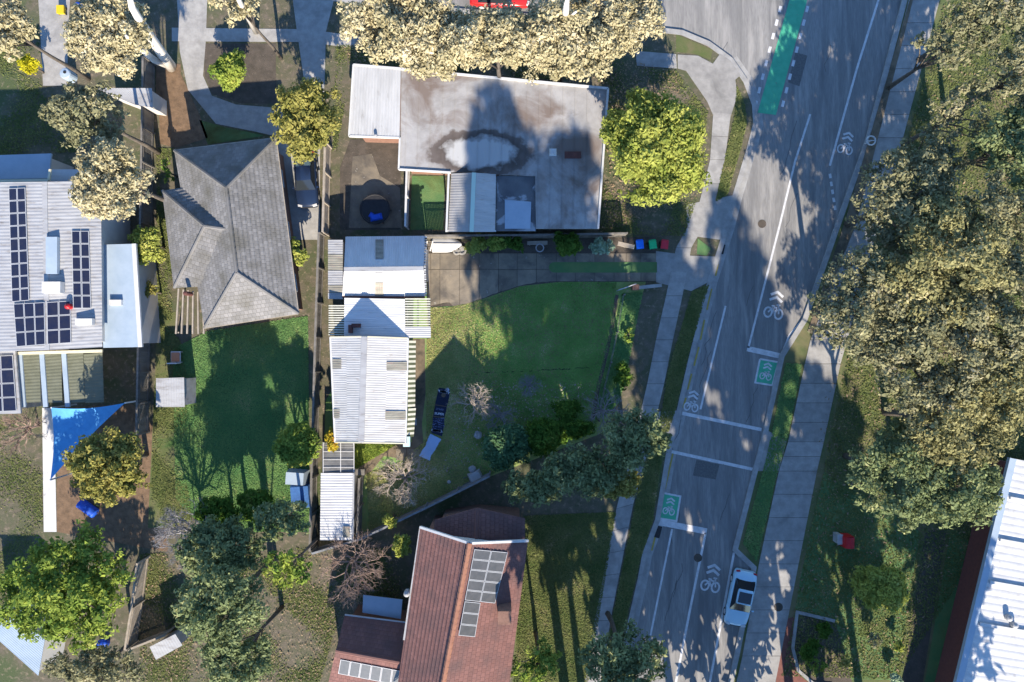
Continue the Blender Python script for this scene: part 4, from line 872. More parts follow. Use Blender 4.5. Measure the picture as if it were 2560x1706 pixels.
t = T('stone_slab', 'pale square concrete pad by the house corner', 'slab', P(1003, 1136)); MB().prism(P2([(990, 1122), (1016, 1122), (1012, 1152), (992, 1151)]), 0, .06).build('slab', m_conc_old, t)
t = T('broken_slab', 'cracked dark concrete pad beside the pale blue sheet', 'slab', P(1035, 1138))
for q in ([(1018, 1123), (1034, 1123), (1040, 1138), (1020, 1150)], [(1036, 1123), (1056, 1124), (1054, 1136), (1042, 1138)], [(1042, 1140), (1056, 1138), (1052, 1150), (1022, 1152)]): MB().prism(P2(q), 0, .05).build('piece', m_conc_old, t)
def rock(px, py, r, label, flat=.6):
    t = T('garden_rock', label, 'rock', P(px, py), 'pale rocks on the lawn'); mb = MB(); v, f = [], []
    for i in range(7):
        for k in range(9): a = 2 * math.pi * k / 9; ph = math.pi * i / 6; q = r * random.uniform(.75, 1.1); v.append((q * math.sin(ph) * math.cos(a), q * math.sin(ph) * math.sin(a), flat * (r * .8 + q * math.cos(ph))))
    mb.add(v, [[i * 9 + k, i * 9 + (k + 1) % 9, (i + 1) * 9 + (k + 1) % 9, (i + 1) * 9 + k] for i in range(6) for k in range(9)]); mb.build('stone', m_rock, t, local=True)
rock(1195, 1087, .34, 'pale rock alone on the lawn left of the teal bush'); rock(1181, 1173, .33, 'white rock on the lawn near the slanting fence'); rock(1123, 1205, .16, 'small stone low on the shaded lawn')
t = T('wheelbarrow_tray', 'dark grey upturned tray by the slanting fence', 'tray', P(1188, 1190)); MB().box(P(1188, 1190) + up * .2, (1.1, .8, .4), R(24), taper=.75).build('tray', m_steel, t)
for s in (-1, 1): MB().bar(P(1180, 1194) + up * .1 + Vector((0, s * .2, 0)), P(1158, 1203) + up * .25 + Vector((0, s * .25, 0)), .05).build('handle', m_timber, t)
mb = MB(); pts = [P(1188 + 7.5 * i, 934 - 15 * (i / 40) + random.uniform(-2, 2)) for i in range(41)]
[mb.ribbon([(p.x, p.y) for p in pts[i:i + random.randint(2, 4)]], w_, w_, 0, .045) for i in range(0, 39, 3) for w_ in (random.uniform(.025, .06),)]; mb.build('garden_edging_board', M('rotten_edging', (.03, .026, .02), (.02, .018, .014), 3), kind='structure')
# trampoline on the northern patio
t = T('trampoline', 'round black trampoline with a blue cover on the patio', 'trampoline', P(942, 528))
MB().lathe((0, 0, .75), [(.02, 0), (1.05, 0), (1.05, .02), (.02, .02)], 24).build('mat', m_dark, t, local=True)
mb = MB(); ring = [(1.12 * math.cos(a), 1.12 * math.sin(a), .77) for a in np.linspace(0, 2 * math.pi, 25)]; mb.tube(ring, .06, 6); mb.build('frame', m_dark, t, local=True)
for k in range(6): a = k * math.pi / 3; MB().bar((1.12 * math.cos(a), 1.12 * math.sin(a), 0), (1.12 * math.cos(a), 1.12 * math.sin(a), .77), .05).build('leg', m_dark, t, local=True)
mb = MB(); mb.box((.1, -.62, .86), (.95, .5, .16), R(12), taper=.7); mb.box((-.2, -.5, .84), (.5, .4, .12), R(-30), taper=.6); mb.build('blue_cushion', m_blue, t, local=True)
# shade sail and posts
t = T('shade_sail', 'blue triangular shade sail stretched over the yard at left', 'shade sail', P(200, 1080))
cs = [V(128, 1020, 3.0), V(312, 1008, 3.3), V(126, 1200, 2.6)]; mb = MB(); mb.smooth = True; n = 10; idx = {}
cen = sum(cs, Vector()) / 3
for i in range(n + 1):
    for j in range(n + 1 - i):
        k = n - i - j; p = (cs[0] * i + cs[1] * j + cs[2] * k) / n; e = 27 * (i * j * k) / n ** 3; e2 = min(i * j, 25) + min(j * k, 25) + min(i * k, 25)
        pull = .12 * (1 - e) * min(1, (4 * max(i * j, j * k, i * k) / n ** 2)); p = p.lerp(cen, pull); p.z -= .35 * e; idx[i, j] = len(mb.v); mb.v.append(p)
for i in range(n):
    for j in range(n - i):
        mb.f.append([idx[i, j], idx[i + 1, j], idx[i, j + 1]]); mb.mi.append(0)
        if (i + 1, j + 1) in idx: mb.f.append([idx[i + 1, j], idx[i + 1, j + 1], idx[i, j + 1]]); mb.mi.append(0)
mb.build('cloth', m_sail, t)
for c_ in cs: MB().bar((c_.x, c_.y, 0), c_, .1).build('post', m_white, t)
def drum(px, py, rz, label, L=1.0, r=.32, mat=m_blue):
    t = T('plastic_drum', label, 'drum', P(px, py), 'blue plastic drums', rz); mb = MB(); mb.lathe((0, 0, r), [(.05, -L / 2), (r * .9, -L / 2), (r, -L / 2 + .06), (r, -.12), (r * 1.04, -.1), (r, -.08), (r, .12), (r * 1.04, .14), (r, .16), (r, L / 2 - .06), (r * .9, L / 2), (.05, L / 2)], 18, ax='x'); mb.smooth = True
    mb.build('body', mat, t, local=True); MB().lathe((L / 2 + .01, r * .4, r), [(.01, 0), (.06, 0), (.06, .05), (.01, .05)], 8, ax='x').build('cap', m_dark, t, local=True)
drum(227, 1268, R(-35), 'blue drum lying below the olive tree on bare sand', 1.5, .4); drum(263, 1604, R(15), 'blue drum below the big yellow-green tree', .8, .3); drum(203, 27, R(80), 'blue drum at the top left beside the gum canopy', .8, .3)
t = T('blue_tarp_stack', 'stack of goods under a blue tarp behind the streaky shed', 'tarp', P(760, 1240)); mb = MB(); mb.box(P(757, 1238) + up * .4, (1.7, 2.0, .8), R(5), taper=.8); mb.box(P(748, 1190) + up * .6, (1.6, 1.1, 1.2), R(-4), taper=.85, mi=1); mb.build('tarp', [M('dark_blue_tarp', (.05, .14, .34), (.04, .1, .26), 2, bump=.5, bscale=5), m_blue_roof], t)
t = T('garden_chair', 'small white chair with an orange cushion by the sunny lawn edge', 'chair', P(446, 893))
MB().box(P(446, 893) + up * .42, (.75, .9, .06)).build('seat', m_white, t); MB().box(P(446, 893) + up * .49, (.62, .7, .08)).build('cushion', M('orange_fabric', (.5, .22, .12)), t); MB().box(P(446, 908) + up * .75, (.75, .08, .7)).build('backrest', m_white, t)
for sx in (-1, 1):
    for sy in (-1, 1): MB().box(P(446, 893) + Vector((sx * .33, sy * .4, .2)), (.06, .06, .4)).build('leg', m_white, t)
t = T('water_tank', 'small round pale blue tank near the gum at top left', 'tank', P(181, 195)); MB().lathe((0, 0, 0), [(.3, 0), (.42, 0), (.42, .9), (.36, .98), (.05, 1.04)], 18).build('tank', m_blue_roof, t, local=True); MB().lathe((.05, .05, 1.0), [(.02, 0), (.12, 0), (.12, .05), (.02, .06)], 10).build('lid', m_dark, t, local=True)
t = T('wheeled_cart', 'yellow toy cart on the top left driveway edge', 'cart', P(159, 30)); MB().box(P(159, 30) + up * .3, (.5, .55, .3), taper=1.15).build('tub', m_paint_y if False else M('yellow_plastic', (.6, .42, .02)), t)
for sx in (-1, 1):
    for sy in (-1, 1): MB().lathe(P(159, 30) + Vector((sx * .27, sy * .2, .1)), [(.02, -.03), (.1, -.03), (.1, .03), (.02, .03)], 10, ax='x').build('wheel', m_tyre, t)
t = T('red_post_box', 'red street posting box standing on grass beside the shared path', 'post box', P(2104, 1345))
MB().box(P(2104, 1345) + up * .75, (.75, .85, 1.1)).build('body', m_red, t); mb = MB(); c_ = P(2104, 1345) + up * 1.3
for k in range(6):
    a0, a1 = math.pi * k / 6, math.pi * (k + 1) / 6; mb.poly([c_ + Vector((-.375 * math.cos(a), y, .2 * math.sin(a))) for a, y in ((a0, -.43), (a1, -.43), (a1, .43), (a0, .43))])
mb.build('hood', m_red, t)
MB().box(P(2104, 1345) + up * .1, (.5, .6, .2)).build('plinth', m_steel, t)
t = T('grey_cabinet', 'grey kerbside cabinet just behind the red posting box', 'cabinet', P(2088, 1342)); MB().box(P(2087, 1341) + up * .45, (.35, .7, .9)).build('cabinet', m_galv, t); MB().box(P(2087, 1341) + up * .92, (.42, .78, .05)).build('top', m_steel, t)
t = T('path_post', 'low ringed white bollard at the edge of the shared path', 'post', P(2163, 360)); MB().lathe((0, 0, 0), [(.06, 0), (.06, .9), (.05, .9)], 10).build('pole', m_white, t, local=True); mb = MB(); mb.tube([(.34 * math.cos(a), .34 * math.sin(a), .9) for a in np.linspace(0, 2 * math.pi, 17)], .06, 6); mb.bar((-.3, 0, .9), (.3, 0, .9), .05); mb.build('ring', m_white, t, local=True)

# ---- cars
def car(name, label, px, py, rz, paint, L=4.5, Wd=1.8, group='cars', sunroof=False):
    t = T(name, label, 'car', P(px, py, 0) + Vector((0, 0, ZR if px > 1700 else 0.03)), group, rz)
    def loft(secs, mi=0):
        mb = MB(); mb.smooth = True; n = len(secs[0]); mb.add([v for s in secs for v in s], [[i * n + k, i * n + (k + 1) % n, (i + 1) * n + (k + 1) % n, (i + 1) * n + k] for i in range(len(secs) - 1) for k in range(n)]); mb.add(secs[0], [list(range(n))[::-1]]); mb.add(secs[-1], [list(range(n))]); return mb
    secs = []
    for y, hw, zt in ((-.5, .70, .58), (-.485, .86, .66), (-.44, .95, .74), (-.3, 1.0, .86), (-.14, 1.0, .92), (.1, 1.0, .95), (.3, 1.0, .96), (.42, .96, .92), (.48, .9, .84), (.5, .8, .72)):
        w = hw * Wd / 2; Y = y * L; secs.append([(-w * .92, Y, .22), (-w, Y, .4), (-w, Y, zt - .14), (-w * .9, Y, zt - .03), (-w * .55, Y, zt + .015), (0, Y, zt + .03), (w * .55, Y, zt + .015), (w * .9, Y, zt - .03), (w, Y, zt - .14), (w, Y, .4), (w * .92, Y, .22)])
    loft(secs).build('body', paint, t, local=True)
    w = Wd / 2; zb, zr = .93, 1.44; yb = [(-.2 * L, zb), (-.04 * L, zr), (.2 * L, zr + .01), (.36 * L, zb)]
    wb, wt = w * .88, w * .68
    rf = []
    for y, s, z in ((-.05, .92, zr - .03), (-.03, 1, zr), (.08, 1.02, zr + .03), (.19, 1, zr + .01), (.215, .94, zr - .03)): rf.append([(-wt * s, y * L, z - .05), (-wt * s * .9, y * L, z), (0, y * L, z + .03), (wt * s * .9, y * L, z), (wt * s, y * L, z - .05)])
    rfo = loft(rf).build('roof', paint, t, local=True)
    if sunroof: MB().prism([(-wt * .8, -.02 * L), (wt * .8, -.02 * L), (wt * .8, .17 * L), (-wt * .8, .17 * L)], zr, zr + .08).build('sunroof', m_glass, rfo, local=True)
    MB().poly([(-wb, yb[0][0], zb), (wb, yb[0][0], zb), (wt * .95, yb[1][0], zr - .02), (-wt * .95, yb[1][0], zr - .02)]).build('windscreen', m_glass, t, local=True)
    MB().poly([(wb * .95, yb[3][0], zb), (-wb * .95, yb[3][0], zb), (-wt * .93, yb[2][0], zr - .02), (wt * .93, yb[2][0], zr - .02)]).build('rear_window', m_glass, t, local=True)
    for s in (-1, 1):
        MB().poly([(s * wb, yb[0][0], zb), (s * wt, yb[1][0], zr - .04), (s * wt, yb[2][0], zr - .04), (s * wb, yb[3][0], zb)]).build('side_window', m_glass, t, local=True)
        m2 = MB(); m2.box((s * (w + .08), -.16 * L, .98), (.2, .12, .13), taper=.8); m2.build('mirror', paint, t, local=True)
        for y in (-.02, .16): MB().box((s * (w - .005), y * L, .78), (.03, .2, .04)).build('door_handle', m_alu, t, local=True)
        m2 = MB(); m2.box((s * w * .68, -.475 * L, .68), (.34, .16, .14), R(s * 14)); m2.build('headlight', m_white, t, local=True)
        m2 = MB(); m2.box((s * w * .74, .485 * L, .78), (.28, .1, .16), R(-s * 10)); m2.build('tail_light', m_red, t, local=True)
        for y in (-.31, .3):
            wl = MB(); wl.lathe((s * (w - .1), y * L, .32), [(.2, -.1), (.31, -.1), (.32, -.06), (.32, .06), (.31, .1), (.2, .1)], 18, ax='x'); o = wl.build('wheel', m_tyre, t, local=True)
            MB().lathe((s * (w - .1 + .02), y * L, .32), [(.02, -.1), (.2, -.09), (.2, .09), (.02, .1)], 12, ax='x').build('rim', m_alu, o, local=True)
    for a, b in (((-w * .8, -.2 * L, .915), (w * .8, -.2 * L, .915)), ((-w * .5, -.19 * L, .95), (-.05, -.12 * L, 1.13)), ((.05, -.19 * L, .95), (w * .5, -.12 * L, 1.13))): MB().bar(a, b, .03).build('wiper', m_dark, t, local=True)
    MB().box((0, -.5 * L, .5), (w * 1.1, .06, .22)).build('grille', m_dark, t, local=True); MB().box((0, .505 * L, .55), (.4, .02, .12)).build('number_plate', m_white, t, local=True)
    return t
car_white = M('pale_blue_white_paint', (.38, .58, .7), rough=.22, spec=.6); car_dark = M('dark_blue_paint', (.012, .022, .05), rough=.2, spec=.6); car_red = M('red_car_paint', (.42, .02, .02), rough=.25, spec=.6)
car('parked_car', 'pale blue car with a dark glass roof parked in the roadside bay', 1846, 1490, R(-12), car_white, group='parked cars', L=4.3, sunroof=True)
car('parked_car', 'dark blue car parked on the narrow drive beside the yellow-green tree', 772, 455, R(3), car_dark, 4.2, 1.7, group='parked cars')
car('parked_car', 'red car parked on the side street under the gum canopy at the top', 1250, -2, R(88), car_red, 4.6, 1.8, group='parked cars')

# ================================================================== VEGETATION
def leaf_mesh(name, cents, norms, size, mat, parent, aspect=.5, off=None, kind=None):
    """one mesh of many small leaf faces (numpy): cents (n,3), norms (n,3)"""
    n = len(cents); off = np.array(ORG.get(parent.name, Vector()) if parent else (0, 0, 0))
    N = norms / np.maximum(1e-6, np.linalg.norm(norms, axis=1, keepdims=True))
    r = RNG.normal(size=(n, 3)); U = np.cross(N, r); U /= np.maximum(1e-6, np.linalg.norm(U, axis=1, keepdims=True)); Vv = np.cross(N, U)
    s = (size * RNG.lognormal(-.05, .36, n).clip(.4, 2.0))[:, None]
    a = cents + U * s * .5; b = cents + Vv * s * .5 * aspect + N * s * .08; c = cents - U * s * .5; d = cents - Vv * s * .5 * aspect + N * s * .08
    co = np.stack([a, b, c, d], 1).reshape(-1, 3) - off
    me = bpy.data.meshes.new(name); me.vertices.add(4 * n); me.vertices.foreach_set('co', co.astype(np.float32).ravel())
    me.loops.add(4 * n); me.loops.foreach_set('vertex_index', np.arange(4 * n, dtype=np.int32)); me.polygons.add(n)
    me.polygons.foreach_set('loop_start', np.arange(0, 4 * n, 4, dtype=np.int32)); me.polygons.foreach_set('loop_total', np.full(n, 4, dtype=np.int32))
    me.materials.append(mat); me.update(calc_edges=True); o = bpy.data.objects.new(name, me); COL.objects.link(o)
    if parent: o.parent = parent
    if kind: o['kind'] = kind
    return o
def shell(lobes, size, dens, aspect=.5):
    """leaf centres and normals on the shells of lobes (x,y,z,r,flat)"""
    C, Nn = [], []
    for x, y, z, r, fl in lobes:
        n = max(12, int(dens * 9.0 * r * r / (size * size * aspect * .62)))
        m = 7; sd = RNG.normal(size=(m, 3)); sd /= np.linalg.norm(sd, axis=1, keepdims=True); sd[:, 2] = np.where(sd[:, 2] < -.2, -sd[:, 2], sd[:, 2])
        sr = r * RNG.uniform(.3, .62, m); so_ = sd * (r * RNG.uniform(.35, .95, m))[:, None]; wgt = sr ** 2 / (sr ** 2).sum(); w = RNG.choice(m, n, p=wgt)
        d = RNG.normal(size=(n, 3)); d /= np.linalg.norm(d, axis=1, keepdims=True); d[:, 2] = np.where(d[:, 2] < -.3, -d[:, 2], d[:, 2])
        k = (sr[w] * (1.12 - .6 * RNG.random(n) ** 1.6))[:, None]
        C.append(np.array([x, y, z]) + (so_[w] + d * k) * np.array([1, 1, fl])); Nn.append(d + RNG.normal(size=(n, 3)) * .6 + np.array([0, 0, .25]))
    return np.concatenate(C), np.concatenate(Nn)
KIND = {  # leaves, leaf size, lobe radius share, density, bark, lobe flatness
    'cream': (L_cream, .22, (.2, .31), .85, m_bark, .75), 'olive': (L_olive, .23, (.17, .27), .62, m_bark, .7), 'sage': (L_sage, .23, (.18, .28), .7, m_bark, .8),
    'bushy': (L_bright, .2, (.3, .42), 1.3, m_bark, .85), 'limebush': (L_lime, .2, (.3, .42), 1.2, m_bark, .85),
    'khaki': (L_khaki, .23, (.17, .27), .62, m_bark, .7),
    'lime': (L_lime, .24, (.2, .3), .95, m_bark, .85), 'gold': (L_gold, .24, (.2, .3), .95, m_bark, .85), 'bright': (L_bright, .26, (.13, .22), .75, m_bark, .75),
    'green': (L_green, .21, (.3, .42), 1.35, m_bark, .85), 'teal': (L_teal, .22, (.28, .4), 1.3, m_bark, .85), 'yellow': (L_yellow, .2, (.3, .42), 1.3, m_bark, .85),
    'autumn': (L_autumn, .21, (.28, .4), 1.2, m_bark, .85), 'pale': (L_pale, .18, (.3, .42), 1.4, m_bark, .85), 'shade': (L_olive, .9, (.34, .5), .6, m_gumbark, .8)}
def tree(name, label, px, py, rpx, zc, kind, rpy=None, rz=None, n=40, cat='tree', group=None, base=None, gap=0.0, trunk_r=None, world=None):
    L, size, rr, dens, bark, fl = KIND[kind]; k = (ALT - zc) / ALT / PPM
    c = P(px, py, zc) if world is None else Vector(world); rx = rpx * k if world is None else rpx; ry = (rpy or rpx) * k if world is None else (rpy or rpx); rz = rz or min(.62 * (rx + ry) / 2, zc * .8)
    b = P(*base) if base else Vector((c.x, c.y, 0)); t = T(name, label, cat, b, group); Rm = (rx + ry) / 2; lobes = []; tries = 0
    while len(lobes) < n and tries < 4000:
        tries += 1; d = RNG.normal(size=3); d /= np.linalg.norm(d); d[2] = abs(d[2]) if RNG.random() < .78 else d[2]; q = RNG.random() ** .42
        r = Rm * RNG.uniform(*rr); edge = max(.2, 1 - r / Rm); p = np.array([c.x, c.y, c.z]) + d * q * edge * np.array([rx, ry, rz])
        if p[2] < .25: continue
        if gap and len(lobes) > 4 and min(math.hypot(p[0] - l[0], p[1] - l[1]) for l in lobes) < gap * r: continue
        lobes.append((p[0], p[1], max(p[2], r * fl * .5), r, fl))
    C, Nn = shell(lobes, size, dens); leaf_mesh('crown', C, Nn, size, L, t)
    tr = trunk_r or max(.05, .045 * Rm + .04); mb = MB(); top = Vector((c.x, c.y, c.z + rz * .2)); mid = b.lerp(top, .45) + Vector((random.uniform(-.1, .1) * Rm * .4, random.uniform(-.1, .1) * Rm * .4, 0))
    mb.tube([b - Vector((0, 0, .05)), b.lerp(mid, .5) + Vector((.04, .03, 0)), mid, top], [tr * 1.25, tr, tr * .8, tr * .35], 8)
    for l in random.sample(lobes, min(len(lobes), 12)):
        e = Vector(l[:3]); s = mid.lerp(top, random.uniform(.0, .8)); m_ = s.lerp(e, .5) + Vector((0, 0, .12 * Rm)); mb.tube([s, m_, e], [tr * .5, tr * .3, tr * .12], 5)
    mb.smooth = True; mb.build('trunk', bark, t); return t
def bare(name, label, px, py, rpx, h, mat, depth=5, cat='tree', group=None, base=None, spread=1.0, thick=.09, seed=1, fan=4):
    rnd = random.Random(seed); c = P(px, py, h * .7); b = P(*base) if base else Vector((c.x, c.y, 0)); t = T(name, label, cat, b, group)
    R_ = rpx / PPM * (ALT - h * .7) / ALT; trunk = MB(); tw = MB()
    def grow(p, d, L, r, lev):
        q = p + d * L * .5 + Vector((rnd.uniform(-1, 1), rnd.uniform(-1, 1), rnd.uniform(-.5, .8))) * L * .1; e = q + (d + Vector((rnd.uniform(-.3, .3), rnd.uniform(-.3, .3), rnd.uniform(-.05, .25)))).normalized() * L * .5
        (trunk if lev < 2 else tw).tube([p, q, e], [r, r * .82, r * .64], 6 if lev < 2 else 4)
        if lev >= depth: return
        for i in range(fan if lev < 2 else rnd.choice((2, 3, 3))):
            a = rnd.uniform(0, 6.28); s = rnd.uniform(.45, .95); u = d.orthogonal().normalized(); w = d.cross(u); nd = (d + (u * math.cos(a) + w * math.sin(a)) * s + Vector((0, 0, .06))).normalized()
            grow(q.lerp(e, rnd.uniform(.2, 1)), nd, L * rnd.uniform(.58, .82), r * .58, lev + 1)
    grow(b, (Vector((c.x, c.y, h * .5)) - b).normalized(), h * .34, thick, 0)
    for i in range(fan + 2):
        a = 6.28 * (i + rnd.random() * .6) / (fan + 2); grow(b.lerp(Vector((c.x, c.y, h * .5)), .55), Vector((math.cos(a) * spread, math.sin(a) * spread, .55)).normalized(), R_ * .48, thick * .62, 1)
    trunk.smooth = True; trunk.build('trunk', mat, t); tw.build('twigs', mat, t); return t

# ---- trees of the park on the right
gp = 'gum trees in the park on the right'
for lab, x, y, r, z, n in (
    ('olive gum hanging over the shared path below the curve of light', 2170, 770, 135, 8.5, 44), ('olive gum at the upper edge of the park canopy', 2260, 510, 130, 8, 36), ('broad olive gum in the middle of the park canopy', 2350, 660, 150, 9.5, 46),
    ('olive gum in the right part of the canopy above the dark branch', 2490, 560, 115, 9, 32), ('olive gum by the right edge level with the stop line', 2470, 790, 140, 9, 42), ('pale olive gum left of the canopy centre', 2300, 890, 140, 8.5, 42),
    ('yellow-olive gum beside the right edge above the white hall', 2500, 960, 130, 8.5, 38), ('yellowish gum in the lower middle of the park canopy', 2370, 1060, 135, 8, 40), ('lowest olive gum reaching toward the red posting box', 2245, 1185, 120, 7.5, 34),
    ('grey-olive gum just left of the white hall roof', 2385, 1215, 110, 7.5, 32), ('olive gum at the very top right corner', 2470, 30, 110, 8, 26), ('small olive gum near the right edge close to the top', 2545, 190, 95, 8, 22), ('thin sparse gum among bare ground at upper right', 2400, 290, 80, 7, 14), ('olive gum right of the top of the shared path', 2370, 120, 80, 7.5, 18), ('grey-olive gum close to the right edge in the upper park', 2520, 370, 105, 8, 26), ('olive gum filling the gap above the park canopy', 2330, 400, 85, 7, 18)):
    tree('gum_tree', lab, x, y, r * 1.2, z, ('khaki' if 'yellow' in lab or 'broad' in lab else 'sage' if 'grey' in lab or 'lowest' in lab else 'olive'), n=int(n * 1.15), group=gp, gap=.78)
tree('park_shrub', 'bright yellow-green bush on the lit park grass', 2195, 1460, 84, 2.2, 'limebush', rpy=72, n=34, cat='bush', group='shrubs in the park')
for i, (x, y, r, kd, lab) in enumerate(((2022, 1622, 34, 'green', 'dark bush in the kerbed garden bed'), (2040, 1660, 30, 'bright', 'bright green bush at the foot of the garden bed'), (2056, 1575, 28, 'green', 'small dark bush at the top of the garden bed'), (2110, 1652, 22, 'gold', 'golden shrub right of the garden bed'),
        (2248, 1618, 18, 'lime', 'tiny lime shrub above its pair beside the dark park path'), (2236, 1692, 20, 'pale', 'tiny pale shrub at the bottom beside the dark park path'), (2185, 1600, 20, 'olive', 'small dull shrub on the brown park ground'))):
    tree('park_shrub', lab, x, y, r, .8, kd, n=14, cat='bush', group='shrubs in the park', trunk_r=.03)
# ---- cream gums along the top
gt = 'cream gum trees along the top'
for lab, x, y, rx, ry, z, n in (('leftmost cream gum of the row above the stained roof', 985, 60, 115, 100, 9, 40), ('cream gum reaching down over the stained roof edge', 1085, 110, 120, 90, 8.5, 38), ('tall cream gum below the red car', 1245, 105, 130, 72, 9.5, 46), ('cream gum with white limbs right of the red car', 1420, 95, 140, 105, 9, 48), ('rightmost cream gum near the street corner', 1560, 45, 95, 90, 9, 30)):
    tree('gum_tree', lab, x, y, rx * 1.25, z, 'cream', rpy=ry * 1.15, n=int(n * 1.1), group=gt, gap=.6)
gl = 'gum trees at the top left'
tree('gum_tree', 'cream gum in the top left corner', 15, 70, 95, 9, 'cream', n=30, group=gl, gap=.6); tree('gum_tree', 'small cream gum at the top between two driveways', 590, 8, 75, 9, 'cream', rpy=60, n=20, group=gl, gap=.6)
tree('gum_tree', 'loose olive gum above the solar roofed house', 225, 290, 125, 9, 'olive', rpy=95, n=34, group=gl, gap=.6); tree('gum_tree', 'cream gum spilling over the solar house roof', 275, 450, 105, 9.5, 'cream', rpy=130, n=42, group=gl, gap=.55)
# the leaning white gum: its own trunk
t = tree('white_gum_tree', 'cream gum with a bare forked white trunk leaning over it', 285, 95, 125, 10, 'cream', rpy=115, n=46, group=gl, gap=.55, base=(428, 168), trunk_r=.16)
mb = MB(); b_ = P(428, 168); mb.tube([b_, V(400, 128, 4.5), V(356, 62, 9.5), V(330, 18, 13.2), V(318, -30, 15)], [.42, .36, .28, .2, .1], 10); mb.tube([b_ + up * .2, V(385, 150, 3.6), V(335, 108, 8.5), V(315, 90, 11.8)], [.3, .24, .17, .08], 8); mb.smooth = True; mb.build('fork', M('bleached_gum_bark', (.72, .69, .63), (.6, .56, .5), 1.2), t)
mb = MB(); mb.tube([P(1410, 130, 0), V(1412, 60, 6), V(1415, 22, 13.0), V(1418, 0, 14.5)], [.3, .26, .2, .12], 8); mb.tube([V(1413, 50, 8), V(1440, 30, 12.5)], [.14, .07], 6)
t = T('dead_gum_trunk', 'bare white gum trunk standing among the cream canopy at the top', 'tree trunk', P(1410, 130)); mb.smooth = True; mb.build('trunk', m_gumbark, t)
mb = MB(); mb.tube([P(640, 80, 0), V(618, 38, 6), V(598, 2, 11), V(590, -20, 13)], [.24, .2, .16, .1], 8); t = T('dead_gum_trunk', 'slim white trunk above the round lime shrub at top', 'tree trunk', P(640, 80)); mb.smooth = True; mb.build('trunk', m_gumbark, t)
# ---- lit garden trees
tree('lime_tree', 'big dense lime-green tree by the street corner', 1630, 372, 142, 5.2, 'lime', rpy=172, n=85, rz=3.4)
tree('gold_tree', 'round golden-green tree between the grey and stained roofs', 773, 305, 96, 4.6, 'gold', rpy=118, n=60, rz=2.9)
tree('lime_shrub', 'round green shrub in the brown bed at the top', 578, 180, 56, 1.6, 'bushy', n=30, cat='bush'); tree('yellow_shrub', 'small vivid yellow shrub beside the top left drive', 78, 165, 32, 1.4, 'yellow', n=14, cat='bush')
tree('lime_shrub', 'lime bush squeezed between solar house and grey tiled house', 374, 612, 44, 2.2, 'limebush', rpy=60, n=22, cat='bush'); tree('lime_shrub', 'small lime bush right of the grey tiled roof', 744, 628, 24, 2.0, 'limebush', rpy=45, n=14, cat='bush')
tree('lime_shrub', 'narrow green bush left of the grey tiled roof', 418, 430, 16, 1.6, 'bright', rpy=40, n=10, cat='bush'); tree('lime_shrub', 'olive bush beside the blue wing roof', 378, 730, 26, 1.5, 'gold', rpy=30, n=12, cat='bush')
tree('gold_bush', 'yellow-green bush by the paling fence left of the carport', 748, 1112, 66, 2.6, 'bushy', rpy=72, n=36, cat='bush'); tree('autumn_bush', 'orange and yellow bush squeezed left of the white house', 836, 1098, 24, 2.3, 'autumn', rpy=42, n=18, cat='bush', rz=1.0)
tree('lime_shrub', 'small bright shrub poking over the slanting fence', 976, 1303, 22, 1.8, 'limebush', n=12, cat='bush'); tree('lime_shrub', 'yellow-green shrub between slanting fence and red roof', 1004, 1362, 34, 2.2, 'limebush', n=18, cat='bush')
# ---- left and bottom-left trees
tree('olive_tree', 'dark olive and gold tree beside the blue shade sail', 275, 1165, 118, 5.0, 'gold', rpy=100, n=50, gap=.55); tree('yellow_green_tree', 'huge bright yellow-green tree at lower left', 178, 1465, 185, 6.0, 'bright', rpy=165, n=80, gap=.5)
gb = 'blue-green gums at lower left'
for lab, x, y, rx, ry, z, n, kd in (('blue-green gum right of the little white shed', 560, 1510, 130, 120, 9, 46, 'sage'), ('tall blue-green gum whose shade covers the neighbour lawn', 560, 1372, 130, 85, 5.2, 70, 'sage'), ('sage gum at the bottom edge left of the red house', 600, 1640, 110, 90, 8.5, 36, 'sage'), ('dark bushy tree at the foot of the shaded neighbour lawn', 545, 1282, 66, 48, 2.6, 30, 'green'), ('dark bush between the gums and the shaded lawn', 640, 1262, 60, 46, 2.3, 28, 'green'), ('yellow-tinged gum touching the bottom corner of the block', 725, 1415, 75, 70, 7.5, 28, 'bright'), ('dark gum between the shaded lawn and blue tarp', 705, 1296, 90, 62, 5.6, 36, 'sage'), ('dull olive tree along the bottom left edge', 250, 1665, 150, 60, 4.5, 36, 'olive')):
    tree('gum_tree', lab, x, y, rx, z, kd, rpy=ry, n=n, group=gb, gap=.5)
